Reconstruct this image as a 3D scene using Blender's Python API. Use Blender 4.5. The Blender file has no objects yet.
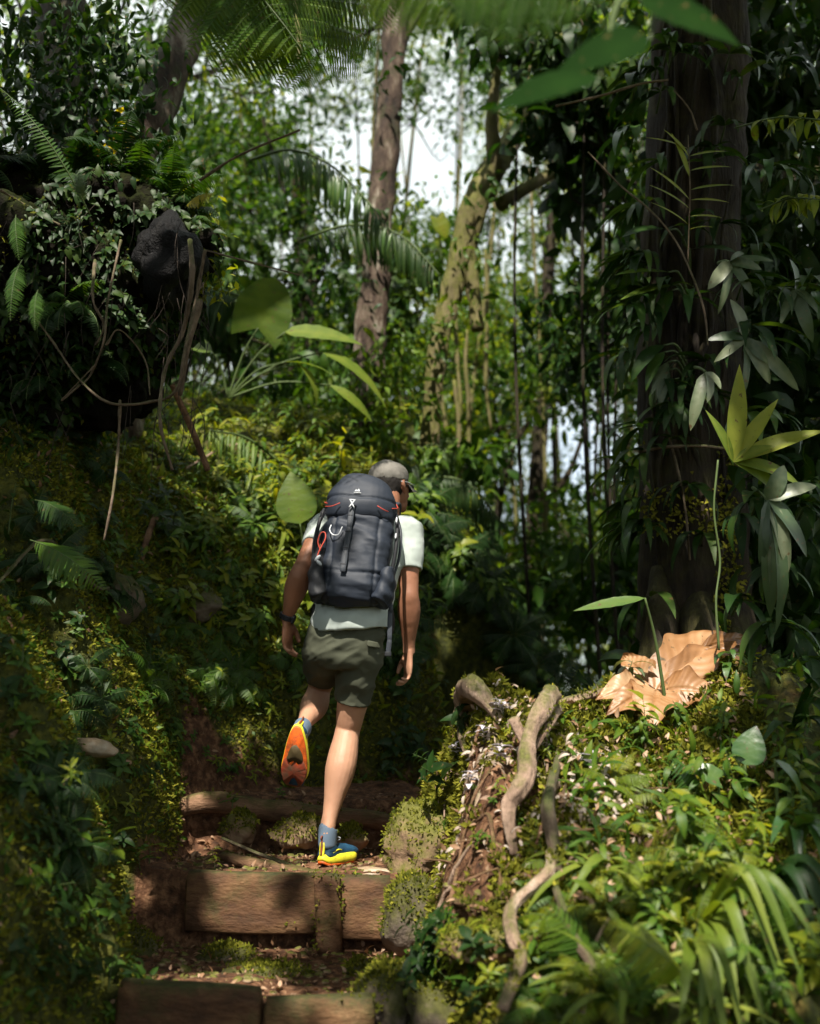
SUN_DIR = (-.10, -.60, .82); EXPO = 1.2
import bpy, math, random
import numpy as np
from mathutils import Vector, Matrix

SEED = 7
rng = np.random.default_rng(SEED)
C = bpy.data.collections.new('scene_objects')
bpy.context.scene.collection.children.link(C)
R = math.radians
scene = bpy.context.scene

# ------------------------------------------------------------------ camera maths
PITCH = R(10.5); F = 1150.0; CAM = np.array([0.0, 0.0, 1.5])
def at(px, py, Y):
    """world point on the sight line through a pixel at ground distance Y (used to measure the place)"""
    u = (px-410)/F; v = (512-py)/F
    d = np.array([u, math.cos(PITCH)-v*math.sin(PITCH), math.sin(PITCH)+v*math.cos(PITCH)])
    return CAM + d*(Y/d[1])

# ------------------------------------------------------------------ numeric helpers
_tab = np.random.default_rng(3).random((32, 32, 32))*2-1
def vnoise(p):
    p = np.asarray(p, float); i = np.floor(p).astype(int); f = p-i; f = f*f*(3-2*f)
    a = i & 31; b = (i+1) & 31
    x0, y0, z0 = a.T; x1, y1, z1 = b.T; fx, fy, fz = f.T
    def L(u, v, t): return u+(v-u)*t
    return L(L(L(_tab[x0,y0,z0], _tab[x1,y0,z0], fx), L(_tab[x0,y1,z0], _tab[x1,y1,z0], fx), fy),
             L(L(_tab[x0,y0,z1], _tab[x1,y0,z1], fx), L(_tab[x0,y1,z1], _tab[x1,y1,z1], fx), fy), fz)
def fbm(p, octv=4, gain=.5):
    p = np.asarray(p, float); s = 0; a = 1
    for k in range(octv):
        s = s + a*vnoise(p*(2**k)+k*7.3); a *= gain
    return s
def sst(a, b, x):
    t = np.clip((x-a)/(b-a), 0, 1); return t*t*(3-2*t)
def nrm(v):
    v = np.asarray(v, float); return v/np.maximum(np.linalg.norm(v, axis=-1, keepdims=True), 1e-9)
def crs(pts, n):
    """Catmull-Rom resample of rows (any width) to n samples per span"""
    P = np.asarray(pts, float)
    if len(P) < 3: 
        t = np.linspace(0, 1, n+1)[:, None]; return P[0]*(1-t)+P[1]*t
    Q = np.vstack([2*P[0]-P[1], P, 2*P[-1]-P[-2]]); out = []
    for k in range(1, len(Q)-2):
        for t in np.linspace(0, 1, n, endpoint=False):
            a, b, c, d = Q[k-1:k+3]
            out.append(.5*((2*b)+(c-a)*t+(2*a-5*b+4*c-d)*t*t+(3*b-a-3*c+d)*t**3))
    out.append(P[-1]); return np.array(out)

class G:
    """a bag of vertices, quads and triangles with material slots and a per-vertex tint"""
    def __init__(s): s.V=[]; s.Q=[]; s.T=[]; s.QM=[]; s.TM=[]; s.t=[]; s.n=0
    def add(s, V, Q=None, T=None, mat=0, tint=.5):
        V = np.asarray(V, float).reshape(-1, 3); s.V.append(V)
        s.t.append(np.broadcast_to(np.asarray(tint, float), (len(V),)).copy())
        if Q is not None and len(Q): Q = np.asarray(Q, int).reshape(-1,4); s.Q.append(Q+s.n); s.QM.append(np.full(len(Q), mat))
        if T is not None and len(T): T = np.asarray(T, int).reshape(-1,3); s.T.append(T+s.n); s.TM.append(np.full(len(T), mat))
        s.n += len(V); return s
    def arrays(s):
        V = np.vstack(s.V) if s.V else np.zeros((0,3))
        t = np.concatenate(s.t) if s.t else np.zeros(0)
        Q = np.vstack(s.Q) if s.Q else np.zeros((0,4), int); QM = np.concatenate(s.QM) if s.QM else np.zeros(0, int)
        T = np.vstack(s.T) if s.T else np.zeros((0,3), int); TM = np.concatenate(s.TM) if s.TM else np.zeros(0, int)
        return V, t, Q, QM, T, TM
    def merge(s, o, M=None, off=None, tint=None, scale=1.0):
        V, t, Q, QM, T, TM = o.arrays(); V = V*scale
        if M is not None: V = V@np.asarray(M).T
        if off is not None: V = V+off
        if tint is not None: t = np.clip(t-.5+tint, 0, 1)
        s.V.append(V); s.t.append(t)
        if len(Q): s.Q.append(Q+s.n); s.QM.append(QM)
        if len(T): s.T.append(T+s.n); s.TM.append(TM)
        s.n += len(V); return s
    def inst(s, tp, Ms, offs, tint=None, mat=None):
        """many transformed copies of template tp. Ms (N,3,3) columns are axes, offs (N,3)"""
        V, t, Q, QM, T, TM = tp.arrays(); N = len(offs); nv = len(V)
        if N == 0: return s
        W = np.einsum('nij,vj->nvi', Ms, V)+offs[:, None, :]
        s.V.append(W.reshape(-1, 3))
        s.t.append(np.clip(np.repeat(tint, nv)+np.tile(t-.5, N), 0, 1) if tint is not None else np.tile(t, N))
        base = s.n+np.arange(N)*nv
        if len(Q): s.Q.append((Q[None]+base[:,None,None]).reshape(-1,4)); s.QM.append(np.tile(QM if mat is None else QM*0+mat, N))
        if len(T): s.T.append((T[None]+base[:,None,None]).reshape(-1,3)); s.TM.append(np.tile(TM if mat is None else TM*0+mat, N))
        s.n += N*nv; return s

def mesh_of(g, name, mats, origin=(0,0,0), smooth=True):
    V, t, Q, QM, T, TM = g.arrays()
    V = V-np.asarray(origin, float)
    me = bpy.data.meshes.new(name)
    me.vertices.add(len(V)); me.vertices.foreach_set('co', V.astype(np.float32).ravel())
    nl = len(Q)*4+len(T)*3; me.loops.add(nl); me.polygons.add(len(Q)+len(T))
    me.loops.foreach_set('vertex_index', np.concatenate([Q.ravel(), T.ravel()]).astype(np.int32))
    st = np.concatenate([np.arange(len(Q))*4, len(Q)*4+np.arange(len(T))*3]).astype(np.int32)
    me.polygons.foreach_set('loop_start', st)
    me.polygons.foreach_set('material_index', np.concatenate([QM, TM]).astype(np.int32))
    me.polygons.foreach_set('use_smooth', np.full(len(st), smooth))
    for m in (mats if isinstance(mats, (list, tuple)) else [mats]): me.materials.append(m)
    me.update(calc_edges=True)
    a = me.attributes.new('tint', 'FLOAT', 'POINT'); a.data.foreach_set('value', t.astype(np.float32))
    return me
def settags(o, label=None, cat=None, group=None, kind=None):
    if label: o['label'] = label
    if cat: o['category'] = cat
    if group: o['group'] = group
    if kind: o['kind'] = kind
    return o
def solo(name, g, mats, label=None, cat=None, group=None, kind=None, origin=None, smooth=True):
    V = g.arrays()[0]
    if origin is None:
        origin = np.array([*V.mean(0)[:2], V[:,2].min()]) if kind is None else np.zeros(3)
    o = bpy.data.objects.new(name, mesh_of(g, name, mats, origin, smooth)); o.location = origin
    C.objects.link(o); return settags(o, label, cat, group, kind)
def thing(name, loc, label, cat, group=None):
    o = bpy.data.objects.new(name, None); o.location = [float(v) for v in loc]; o.empty_display_size = .1
    C.objects.link(o); return settags(o, label, cat, group)
def part(name, g, mats, parent, label=None, smooth=True, org=None):
    """vertices are in the world; org is the world place of the thing's base"""
    if org is None:
        p = parent
        org = np.zeros(3)
        while p is not None: org = org+np.array(p.location); p = p.parent
    o = bpy.data.objects.new(name, mesh_of(g, name, mats, org, smooth)); o.parent = parent
    C.objects.link(o)
    if label: o['label'] = label
    return o
def copy_tree(o, parent=None):
    c = o.copy(); C.objects.link(c); c.parent = parent
    for ch in list(o.children): copy_tree(ch, c)
    return c

def frames(d, up):
    """rotation columns [x, y=d, z~up]"""
    y = nrm(d); x = np.cross(y, np.broadcast_to(up, y.shape)); x = nrm(np.where(np.linalg.norm(x, axis=-1, keepdims=True) < 1e-6, [1.0,0,0], x))
    z = np.cross(x, y); return np.stack([x, y, z], -1)
def rot(ax, a): return np.array(Matrix.Rotation(a, 3, ax))

# ------------------------------------------------------------------ shape builders
def tube(g, pts, rads, seg=8, sm=4, mat=0, tint=.5, lump=0., freq=8., cap=True, ridge=0.):
    A = np.hstack([np.asarray(pts, float), np.asarray(rads, float).reshape(-1, 1)])
    if sm > 1: A = crs(A, sm)
    P = A[:, :3]; r = np.maximum(A[:, 3], .0005)
    T = nrm(np.gradient(P, axis=0)); up = np.array([0,0,1.]) if abs(T[0][2]) < .8 else np.array([0,1.,0])
    x = nrm(np.cross(T[0], up)); X = [x]
    for k in range(1, len(P)):
        x = X[-1]-T[k]*np.dot(X[-1], T[k]); X.append(nrm(x))
    X = np.array(X); Y = np.cross(T, X)
    a = np.linspace(0, 2*math.pi, seg, endpoint=False)
    rr = np.broadcast_to(r[:, None], (len(P), seg)).copy()
    D = X[:, None]*np.cos(a)[None, :, None]+Y[:, None]*np.sin(a)[None, :, None]
    if ridge: rr *= 1+ridge*np.sin(a*5+1)[None]*.6+ridge*np.sin(a*3)[None]*.5
    W = P[:, None]+D*rr[..., None]
    if lump:
        n = fbm(W.reshape(-1,3)*freq, 3).reshape(rr.shape); W = P[:, None]+D*(rr*(1+lump*n))[..., None]
    n = len(P); i = np.arange(n-1)[:, None]*seg; j = np.arange(seg)[None]; k = (j+1) % seg
    Q = np.stack([i+j, i+k, i+seg+k, i+seg+j], -1).reshape(-1, 4)
    V = W.reshape(-1, 3); T3 = []
    if cap:
        V = np.vstack([V, P[0]-T[0]*r[0]*.4, P[-1]+T[-1]*r[-1]*.4]); m = n*seg
        for q in range(seg):
            T3 += [(m, (q+1) % seg, q), (m+1, (n-1)*seg+q, (n-1)*seg+(q+1) % seg)]
    return g.add(V, Q, T3, mat, tint)

def loft(g, rings, ref=(0,-1,0), seg=20, sm=4, mat=0, power=2.0):
    """rings: x,y,z, a (side radius), b (radius along ref). closed with rounded ends"""
    A = crs(np.asarray(rings, float), sm) if sm > 1 else np.asarray(rings, float)
    P = A[:, :3]; a_ = A[:, 3]; b_ = A[:, 4]
    T = nrm(np.gradient(P, axis=0)); ref = np.asarray(ref, float)
    B = nrm(ref-T*(T@ref)[:, None]); S = np.cross(T, B)
    th = np.linspace(0, 2*math.pi, seg, endpoint=False)
    c, s = np.cos(th), np.sin(th); c = np.sign(c)*abs(c)**(2/power); s = np.sign(s)*abs(s)**(2/power)
    W = P[:, None]+S[:, None]*(a_[:, None]*c[None])[..., None]+B[:, None]*(b_[:, None]*s[None])[..., None]
    n = len(P); i = np.arange(n-1)[:, None]*seg; j = np.arange(seg)[None]; k = (j+1) % seg
    Q = np.stack([i+j, i+k, i+seg+k, i+seg+j], -1).reshape(-1, 4)
    V = np.vstack([W.reshape(-1, 3), P[0], P[-1]]); m = n*seg; T3 = []
    for q in range(seg): T3 += [(m, (q+1) % seg, q), (m+1, (n-1)*seg+q, (n-1)*seg+(q+1) % seg)]
    return g.add(V, Q, T3, mat)

def ellip(g, c, r, M=None, seg=16, mat=0, lump=0., freq=4., tint=.5):
    th = np.linspace(0, math.pi, seg//2+1)[1:-1]; ph = np.linspace(0, 2*math.pi, seg, endpoint=False)
    V = np.array([[math.sin(t)*math.cos(p), math.sin(t)*math.sin(p), math.cos(t)] for t in th for p in ph])
    V = np.vstack([V, [0,0,1], [0,0,-1]]); n = len(th)
    Q = [(i*seg+j, (i+1)*seg+j, (i+1)*seg+(j+1)%seg, i*seg+(j+1)%seg) for i in range(n-1) for j in range(seg)]
    T = [(n*seg, j, (j+1)%seg) for j in range(seg)]+[(n*seg+1, (n-1)*seg+(j+1)%seg, (n-1)*seg+j) for j in range(seg)]
    if lump: V = V*(1+lump*fbm(V*freq*.5+np.asarray(c)*3.1, 4))[:, None]
    V = V*np.asarray(r)
    if M is not None: V = V@np.asarray(M).T
    return g.add(V+np.asarray(c), Q, T, mat, tint)

def box(g, c, s, M=None, mat=0, jit=0., bev=.006, div=1, tint=.5):
    """a bevelled beam: c centre, s full sizes; long faces are subdivided and roughened"""
    s = np.asarray(s)/2; out = []
    prof = [(-1,-1),(1,-1),(1,1),(-1,1)]
    ring = []
    for (a, b) in prof:
        for q in range(2):
            # two corner points per corner for the bevel
            if (a, b) in ((-1,-1), (1,1)): pts = [(a*s[1], b*(s[2]-bev)), (a*(s[1]-bev), b*s[2])]
            else: pts = [(a*(s[1]-bev), b*s[2]), (a*s[1], b*(s[2]-bev))]
        ring += pts
    R8 = []
    for k in range(8):
        p, q = np.array(ring[k]), np.array(ring[(k+1) % 8])
        m = 1 if k % 2 == 1-0 and False else (1 if np.linalg.norm(p-q) < bev*2.5 else 5)
        for t in np.linspace(0, 1, m, endpoint=False): R8.append(p*(1-t)+q*t)
    R8 = np.array(R8); m = len(R8)
    xs = np.concatenate([[-s[0], -s[0]+bev], np.linspace(-s[0]+bev, s[0]-bev, max(2, int(2*s[0]/.03)))[1:-1], [s[0]-bev, s[0]]])
    V = []
    for k, x in enumerate(xs):
        sc = 1 if 0 < k < len(xs)-1 else 1-bev/min(s[1], s[2])
        V.append(np.column_stack([np.full(m, x), R8*sc]))
    V = np.vstack(V); n = len(xs)
    if jit: V[:, 1:] += (fbm(V*np.array([3,14,30])+np.asarray(c)*5, 3)[:, None]*jit)*np.sign(V[:, 1:])+fbm(V*9+31, 2)[:, None]*jit*.4
    i = np.arange(n-1)[:, None]*m; j = np.arange(m)[None]; k = (j+1) % m
    Q = np.stack([i+j, i+k, i+m+k, i+m+j], -1).reshape(-1, 4)
    V = np.vstack([V, [xs[0],0,0], [xs[-1],0,0]]); T = []
    for q in range(m): T += [(n*m, (q+1)%m, q), (n*m+1, (n-1)*m+q, (n-1)*m+(q+1)%m)]
    if M is not None: V = V@np.asarray(M).T
    return g.add(V+np.asarray(c), Q, T, mat, tint)

def remesh(g, voxel, smooth=3):
    """fuse everything in g into one continuous skin; returns verts, normals, quads, tris"""
    me = mesh_of(g, 'tmp', []); o = bpy.data.objects.new('tmp', me); scene.collection.objects.link(o)
    m = o.modifiers.new('r', 'REMESH'); m.mode = 'VOXEL'; m.voxel_size = voxel; m.adaptivity = 0
    if smooth:
        q = o.modifiers.new('s', 'SMOOTH'); q.factor = .5; q.iterations = smooth
    dg = bpy.context.evaluated_depsgraph_get(); dg.update()
    e = o.evaluated_get(dg); mm = bpy.data.meshes.new_from_object(e, depsgraph=dg)
    V = np.zeros(len(mm.vertices)*3, np.float32); mm.vertices.foreach_get('co', V); V = V.reshape(-1, 3).astype(float)
    N = np.zeros(len(mm.vertices)*3, np.float32); mm.vertices.foreach_get('normal', N); N = N.reshape(-1, 3).astype(float)
    lt = np.zeros(len(mm.polygons), np.int32); mm.polygons.foreach_get('loop_total', lt)
    ls = np.zeros(len(mm.polygons), np.int32); mm.polygons.foreach_get('loop_start', ls)
    vi = np.zeros(len(mm.loops), np.int32); mm.loops.foreach_get('vertex_index', vi)
    Q = vi[ls[lt == 4][:, None]+np.arange(4)]; T = vi[ls[lt == 3][:, None]+np.arange(3)]
    bpy.data.objects.remove(o); bpy.data.meshes.remove(me); bpy.data.meshes.remove(mm)
    return V, N, Q, T
def fused(g, voxel, smooth=3, disp=None, keep=None):
    V, N, Q, T = remesh(g, voxel, smooth)
    if disp is not None: V = V+N*disp(V, N)[:, None]
    o = G(); o.add(V, Q, T); return o

# ------------------------------------------------------------------ materials
def newmat(name):
    m = bpy.data.materials.new(name); m.use_nodes = True; nt = m.node_tree; nt.nodes.clear()
    out = nt.nodes.new('ShaderNodeOutputMaterial'); return m, nt, out
def N(nt, t, **k):
    n = nt.nodes.new(t)
    for a, v in k.items(): setattr(n, a, v)
    return n
def ramp(nt, stops):
    r = N(nt, 'ShaderNodeValToRGB'); e = r.color_ramp.elements
    while len(e) < len(stops): e.new(.5)
    for x, (p, c) in zip(e, stops): x.position = p; x.color = (*c, 1)
    return r
def leafmat(name, cols, rough=.45, trans=.35, tcol=None, spec=.5, vein=0., bump=.15):
    m, nt, out = newmat(name); L = nt.links.new
    at_ = N(nt, 'ShaderNodeAttribute', attribute_name='tint')
    k = len(cols); rp = ramp(nt, [(i/(k-1), c) for i, c in enumerate(cols)])
    tc = N(nt, 'ShaderNodeTexCoord'); no = N(nt, 'ShaderNodeTexNoise'); no.inputs['Scale'].default_value = 9; no.inputs['Detail'].default_value = 4
    L(tc.outputs['Object'], no.inputs['Vector'])
    ad = N(nt, 'ShaderNodeMath', operation='MULTIPLY_ADD'); L(no.outputs['Fac'], ad.inputs[0]); ad.inputs[1].default_value = .7
    sb = N(nt, 'ShaderNodeMath', operation='SUBTRACT'); L(at_.outputs['Fac'], sb.inputs[0]); sb.inputs[1].default_value = .35
    L(sb.outputs[0], ad.inputs[2]); L(ad.outputs[0], rp.inputs['Fac'])
    # decayed brown speckles
    n2 = N(nt, 'ShaderNodeTexNoise'); n2.inputs['Scale'].default_value = 45; n2.inputs['Detail'].default_value = 3; L(tc.outputs['Object'], n2.inputs['Vector'])
    r2 = ramp(nt, [(.64, (0,0,0)), (.72, (1,1,1))]); L(n2.outputs['Fac'], r2.inputs['Fac'])
    mx = N(nt, 'ShaderNodeMix', data_type='RGBA'); L(r2.outputs['Color'], mx.inputs['Factor']); L(rp.outputs['Color'], mx.inputs['A']); mx.inputs['B'].default_value = (.09,.06,.025,1)
    b = N(nt, 'ShaderNodeBsdfPrincipled'); L(mx.outputs['Result'], b.inputs['Base Color']); b.inputs['Roughness'].default_value = rough
    b.inputs['Specular IOR Level'].default_value = spec
    bp = N(nt, 'ShaderNodeBump'); bp.inputs['Strength'].default_value = bump; bp.inputs['Distance'].default_value = .01; L(n2.outputs['Fac'], bp.inputs['Height']); L(bp.outputs[0], b.inputs['Normal'])
    t = N(nt, 'ShaderNodeBsdfTranslucent')
    hs = N(nt, 'ShaderNodeMix', data_type='RGBA', blend_type='MULTIPLY'); hs.inputs['Factor'].default_value = 1
    L(mx.outputs['Result'], hs.inputs['A']); hs.inputs['B'].default_value = (*(tcol or (2.2,2.0,.7)), 1); L(hs.outputs['Result'], t.inputs['Color'])
    ms = N(nt, 'ShaderNodeMixShader'); ms.inputs[0].default_value = trans; L(b.outputs[0], ms.inputs[1]); L(t.outputs[0], ms.inputs[2])
    L(ms.outputs[0], out.inputs[0]); return m
def rockmat(name, stops, scale=6, rough=.85, bump=.6, moss=None, mossamt=.5, aniso=(1,1,1), det=8, spec=.3):
    """noise coloured solid; moss grows on upward faces"""
    m, nt, out = newmat(name); L = nt.links.new
    tc = N(nt, 'ShaderNodeTexCoord'); mp = N(nt, 'ShaderNodeMapping'); mp.inputs['Scale'].default_value = aniso; L(tc.outputs['Object'], mp.inputs['Vector'])
    no = N(nt, 'ShaderNodeTexNoise'); no.inputs['Scale'].default_value = scale; no.inputs['Detail'].default_value = det; no.inputs['Roughness'].default_value = .65; L(mp.outputs[0], no.inputs['Vector'])
    rp = ramp(nt, stops); L(no.outputs['Fac'], rp.inputs['Fac']); col = rp.outputs['Color']
    nf = N(nt, 'ShaderNodeTexNoise'); nf.inputs['Scale'].default_value = scale*9; nf.inputs['Detail'].default_value = 6; L(mp.outputs[0], nf.inputs['Vector'])
    b = N(nt, 'ShaderNodeBsdfPrincipled'); b.inputs['Roughness'].default_value = rough; b.inputs['Specular IOR Level'].default_value = spec
    if moss:
        ge = N(nt, 'ShaderNodeNewGeometry'); sx = N(nt, 'ShaderNodeSeparateXYZ'); L(ge.outputs['Normal'], sx.inputs[0])
        n3 = N(nt, 'ShaderNodeTexNoise'); n3.inputs['Scale'].default_value = 9; n3.inputs['Detail'].default_value = 9; n3.inputs['Roughness'].default_value = .7; L(tc.outputs['Object'], n3.inputs['Vector'])
        ma = N(nt, 'ShaderNodeMath', operation='MULTIPLY_ADD'); L(sx.outputs['Z'], ma.inputs[0]); ma.inputs[1].default_value = .25; L(n3.outputs['Fac'], ma.inputs[2])
        r3 = ramp(nt, [(.56-mossamt*.4, (0,0,0)), (.80-mossamt*.4, (1,1,1))]); L(ma.outputs[0], r3.inputs['Fac'])
        rm = ramp(nt, [(.3, tuple(c*.45 for c in moss)), (.7, moss)]); L(nf.outputs['Fac'], rm.inputs['Fac'])
        mx = N(nt, 'ShaderNodeMix', data_type='RGBA'); L(r3.outputs['Color'], mx.inputs['Factor']); L(col, mx.inputs['A']); L(rm.outputs['Color'], mx.inputs['B']); col = mx.outputs['Result']
    L(col, b.inputs['Base Color'])
    ad = N(nt, 'ShaderNodeMath', operation='MULTIPLY_ADD'); L(nf.outputs['Fac'], ad.inputs[0]); ad.inputs[1].default_value = .35; L(no.outputs['Fac'], ad.inputs[2])
    bp = N(nt, 'ShaderNodeBump'); bp.inputs['Strength'].default_value = bump; bp.inputs['Distance'].default_value = .03; L(ad.outputs[0], bp.inputs['Height']); L(bp.outputs[0], b.inputs['Normal'])
    L(b.outputs[0], out.inputs[0]); return m
def cloth(name, col, rough=.85, scale=300, bump=.12, var=.15, sheen=0., spec=.3, sss=0., dirt=0.):
    m, nt, out = newmat(name); L = nt.links.new
    tc = N(nt, 'ShaderNodeTexCoord'); no = N(nt, 'ShaderNodeTexNoise'); no.inputs['Scale'].default_value = 7; no.inputs['Detail'].default_value = 6; L(tc.outputs['Object'], no.inputs['Vector'])
    rp = ramp(nt, [(.25, tuple(c*(1-var*1.6) for c in col)), (.75, tuple(min(1, c*(1+var)) for c in col))]); L(no.outputs['Fac'], rp.inputs['Fac'])
    b = N(nt, 'ShaderNodeBsdfPrincipled'); b.inputs['Roughness'].default_value = rough; b.inputs['Specular IOR Level'].default_value = spec
    src = rp.outputs['Color']
    if dirt:
        nd = N(nt, 'ShaderNodeTexNoise'); nd.inputs['Scale'].default_value = 22; nd.inputs['Detail'].default_value = 8; nd.inputs['Roughness'].default_value = .7; L(tc.outputs['Object'], nd.inputs['Vector'])
        rd = ramp(nt, [(.62-dirt*.3, (0,0,0)), (.85-dirt*.3, (1,1,1))]); L(nd.outputs['Fac'], rd.inputs['Fac'])
        md = N(nt, 'ShaderNodeMix', data_type='RGBA'); L(rd.outputs['Color'], md.inputs['Factor']); L(src, md.inputs['A']); md.inputs['B'].default_value = (.09,.05,.028,1); src = md.outputs['Result']
    L(src, b.inputs['Base Color'])
    if sheen: b.inputs['Sheen Weight'].default_value = sheen
    if sss: b.inputs['Subsurface Weight'].default_value = sss; b.inputs['Subsurface Radius'].default_value = (.012,.005,.003); b.inputs['Subsurface Scale'].default_value = 1
    n2 = N(nt, 'ShaderNodeTexNoise'); n2.inputs['Scale'].default_value = scale; n2.inputs['Detail'].default_value = 3; L(tc.outputs['Object'], n2.inputs['Vector'])
    bp = N(nt, 'ShaderNodeBump'); bp.inputs['Strength'].default_value = bump; bp.inputs['Distance'].default_value = .002; L(n2.outputs['Fac'], bp.inputs['Height']); L(bp.outputs[0], b.inputs['Normal'])
    L(b.outputs[0], out.inputs[0]); return m

GRN = dict(
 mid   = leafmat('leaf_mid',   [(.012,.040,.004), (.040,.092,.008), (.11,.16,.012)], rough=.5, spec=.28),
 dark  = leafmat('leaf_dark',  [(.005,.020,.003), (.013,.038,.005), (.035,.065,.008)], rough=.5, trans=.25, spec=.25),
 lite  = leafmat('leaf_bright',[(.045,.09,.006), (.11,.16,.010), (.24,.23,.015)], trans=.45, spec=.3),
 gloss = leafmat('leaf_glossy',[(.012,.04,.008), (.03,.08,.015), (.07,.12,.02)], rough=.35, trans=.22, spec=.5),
 strap = leafmat('leaf_strap', [(.04,.08,.008), (.10,.145,.015), (.2,.22,.03)], rough=.5, trans=.35, spec=.3),
 silver= leafmat('leaf_silver',[(.02,.045,.015), (.05,.08,.035), (.15,.17,.10)], rough=.42, trans=.15, spec=.5),
 yellow= leafmat('leaf_yellow',[(.2,.19,.012), (.38,.30,.015), (.5,.4,.02)], trans=.5, tcol=(1.3,1.2,.4)),
 far   = leafmat('leaf_far',   [(.006,.024,.004), (.024,.068,.010), (.085,.15,.016)], trans=.42, bump=0, spec=.25),
 farY  = leafmat('leaf_far_yellow', [(.015,.05,.006), (.055,.11,.012), (.16,.19,.015)], trans=.48, bump=0, spec=.25),
)
GRN['matte'] = leafmat('leaf_matte_dark', [(.006,.020,.003), (.012,.036,.005), (.03,.06,.008)], rough=.9, trans=.02, spec=.04)
M_MOSS = leafmat('moss', [(.03,.04,.004), (.10,.105,.010), (.26,.24,.03)], rough=.9, trans=.15, spec=.1, bump=0)
M_DEAD = leafmat('dead_leaf', [(.10,.05,.025), (.22,.12,.06), (.42,.28,.18)], rough=.6, trans=.2, tcol=(1.1,.9,.6))
M_BIGDEAD = leafmat('big_dead_leaf', [(.16,.07,.02), (.30,.15,.06), (.44,.28,.15)], rough=.45, trans=.22, tcol=(1.1,.8,.4), spec=.5)
M_STEM = cloth('stem_green', (.06,.09,.025), rough=.6, scale=80)
M_HAIR = rockmat('hair_root', [(.3,(.012,.008,.006)), (.7,(.05,.035,.025))], scale=20, bump=.4)
M_VINE = rockmat('vine_bark', [(.3,(.05,.035,.022)), (.7,(.18,.13,.09))], scale=20, bump=.4, moss=(.07,.08,.02), mossamt=.2)
M_ROOT = rockmat('root_bark', [(.3,(.12,.075,.05)), (.55,(.32,.22,.16)), (.75,(.55,.46,.38))], scale=9, bump=1., moss=(.12,.12,.03), mossamt=.12, aniso=(1,1,.4))
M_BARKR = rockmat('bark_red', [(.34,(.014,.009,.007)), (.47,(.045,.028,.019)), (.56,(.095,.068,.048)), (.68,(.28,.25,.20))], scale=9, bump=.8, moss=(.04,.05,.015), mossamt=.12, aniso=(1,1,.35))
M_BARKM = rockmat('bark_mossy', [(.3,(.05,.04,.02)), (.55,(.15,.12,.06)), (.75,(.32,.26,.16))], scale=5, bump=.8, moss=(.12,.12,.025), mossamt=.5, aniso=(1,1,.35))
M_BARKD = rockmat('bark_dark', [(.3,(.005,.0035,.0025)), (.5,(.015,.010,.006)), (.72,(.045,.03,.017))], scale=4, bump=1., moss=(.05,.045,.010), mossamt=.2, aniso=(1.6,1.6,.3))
M_ROCK = rockmat('rock_mossy', [(.3,(.05,.04,.03)), (.5,(.13,.10,.075)), (.72,(.24,.20,.16))], scale=5, bump=.7, moss=(.065,.065,.014), mossamt=.42)
M_ROCKB = rockmat('rock_brown', [(.3,(.08,.05,.03)), (.5,(.22,.14,.085)), (.72,(.4,.29,.2))], scale=5, bump=.6, moss=(.12,.12,.02), mossamt=.33)
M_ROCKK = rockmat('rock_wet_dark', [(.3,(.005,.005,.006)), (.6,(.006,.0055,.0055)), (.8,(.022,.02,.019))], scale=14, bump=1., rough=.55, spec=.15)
M_STONE = rockmat('stone_pale', [(.3,(.10,.06,.03)), (.5,(.3,.22,.14)), (.7,(.45,.40,.33))], scale=7, bump=.35)
M_WOOD = rockmat('old_plank', [(.30,(.022,.011,.006)), (.48,(.085,.040,.018)), (.60,(.13,.068,.030)), (.74,(.24,.14,.07))], scale=5.5, bump=.5, moss=(.05,.05,.012), mossamt=.16, aniso=(.8,1.6,1.7), rough=.8)
M_LOG = rockmat('log_bark', [(.3,(.05,.026,.014)), (.5,(.14,.075,.04)), (.72,(.26,.15,.09))], scale=7, bump=.6, moss=(.08,.07,.015), mossamt=.02, aniso=(.5,2,2))
M_CLAY = rockmat('root_clump_soil', [(.3,(.003,.0025,.002)), (.6,(.009,.007,.005)), (.8,(.02,.014,.009))], scale=8, bump=1., moss=(.014,.018,.003), mossamt=.3, spec=.08)

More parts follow.
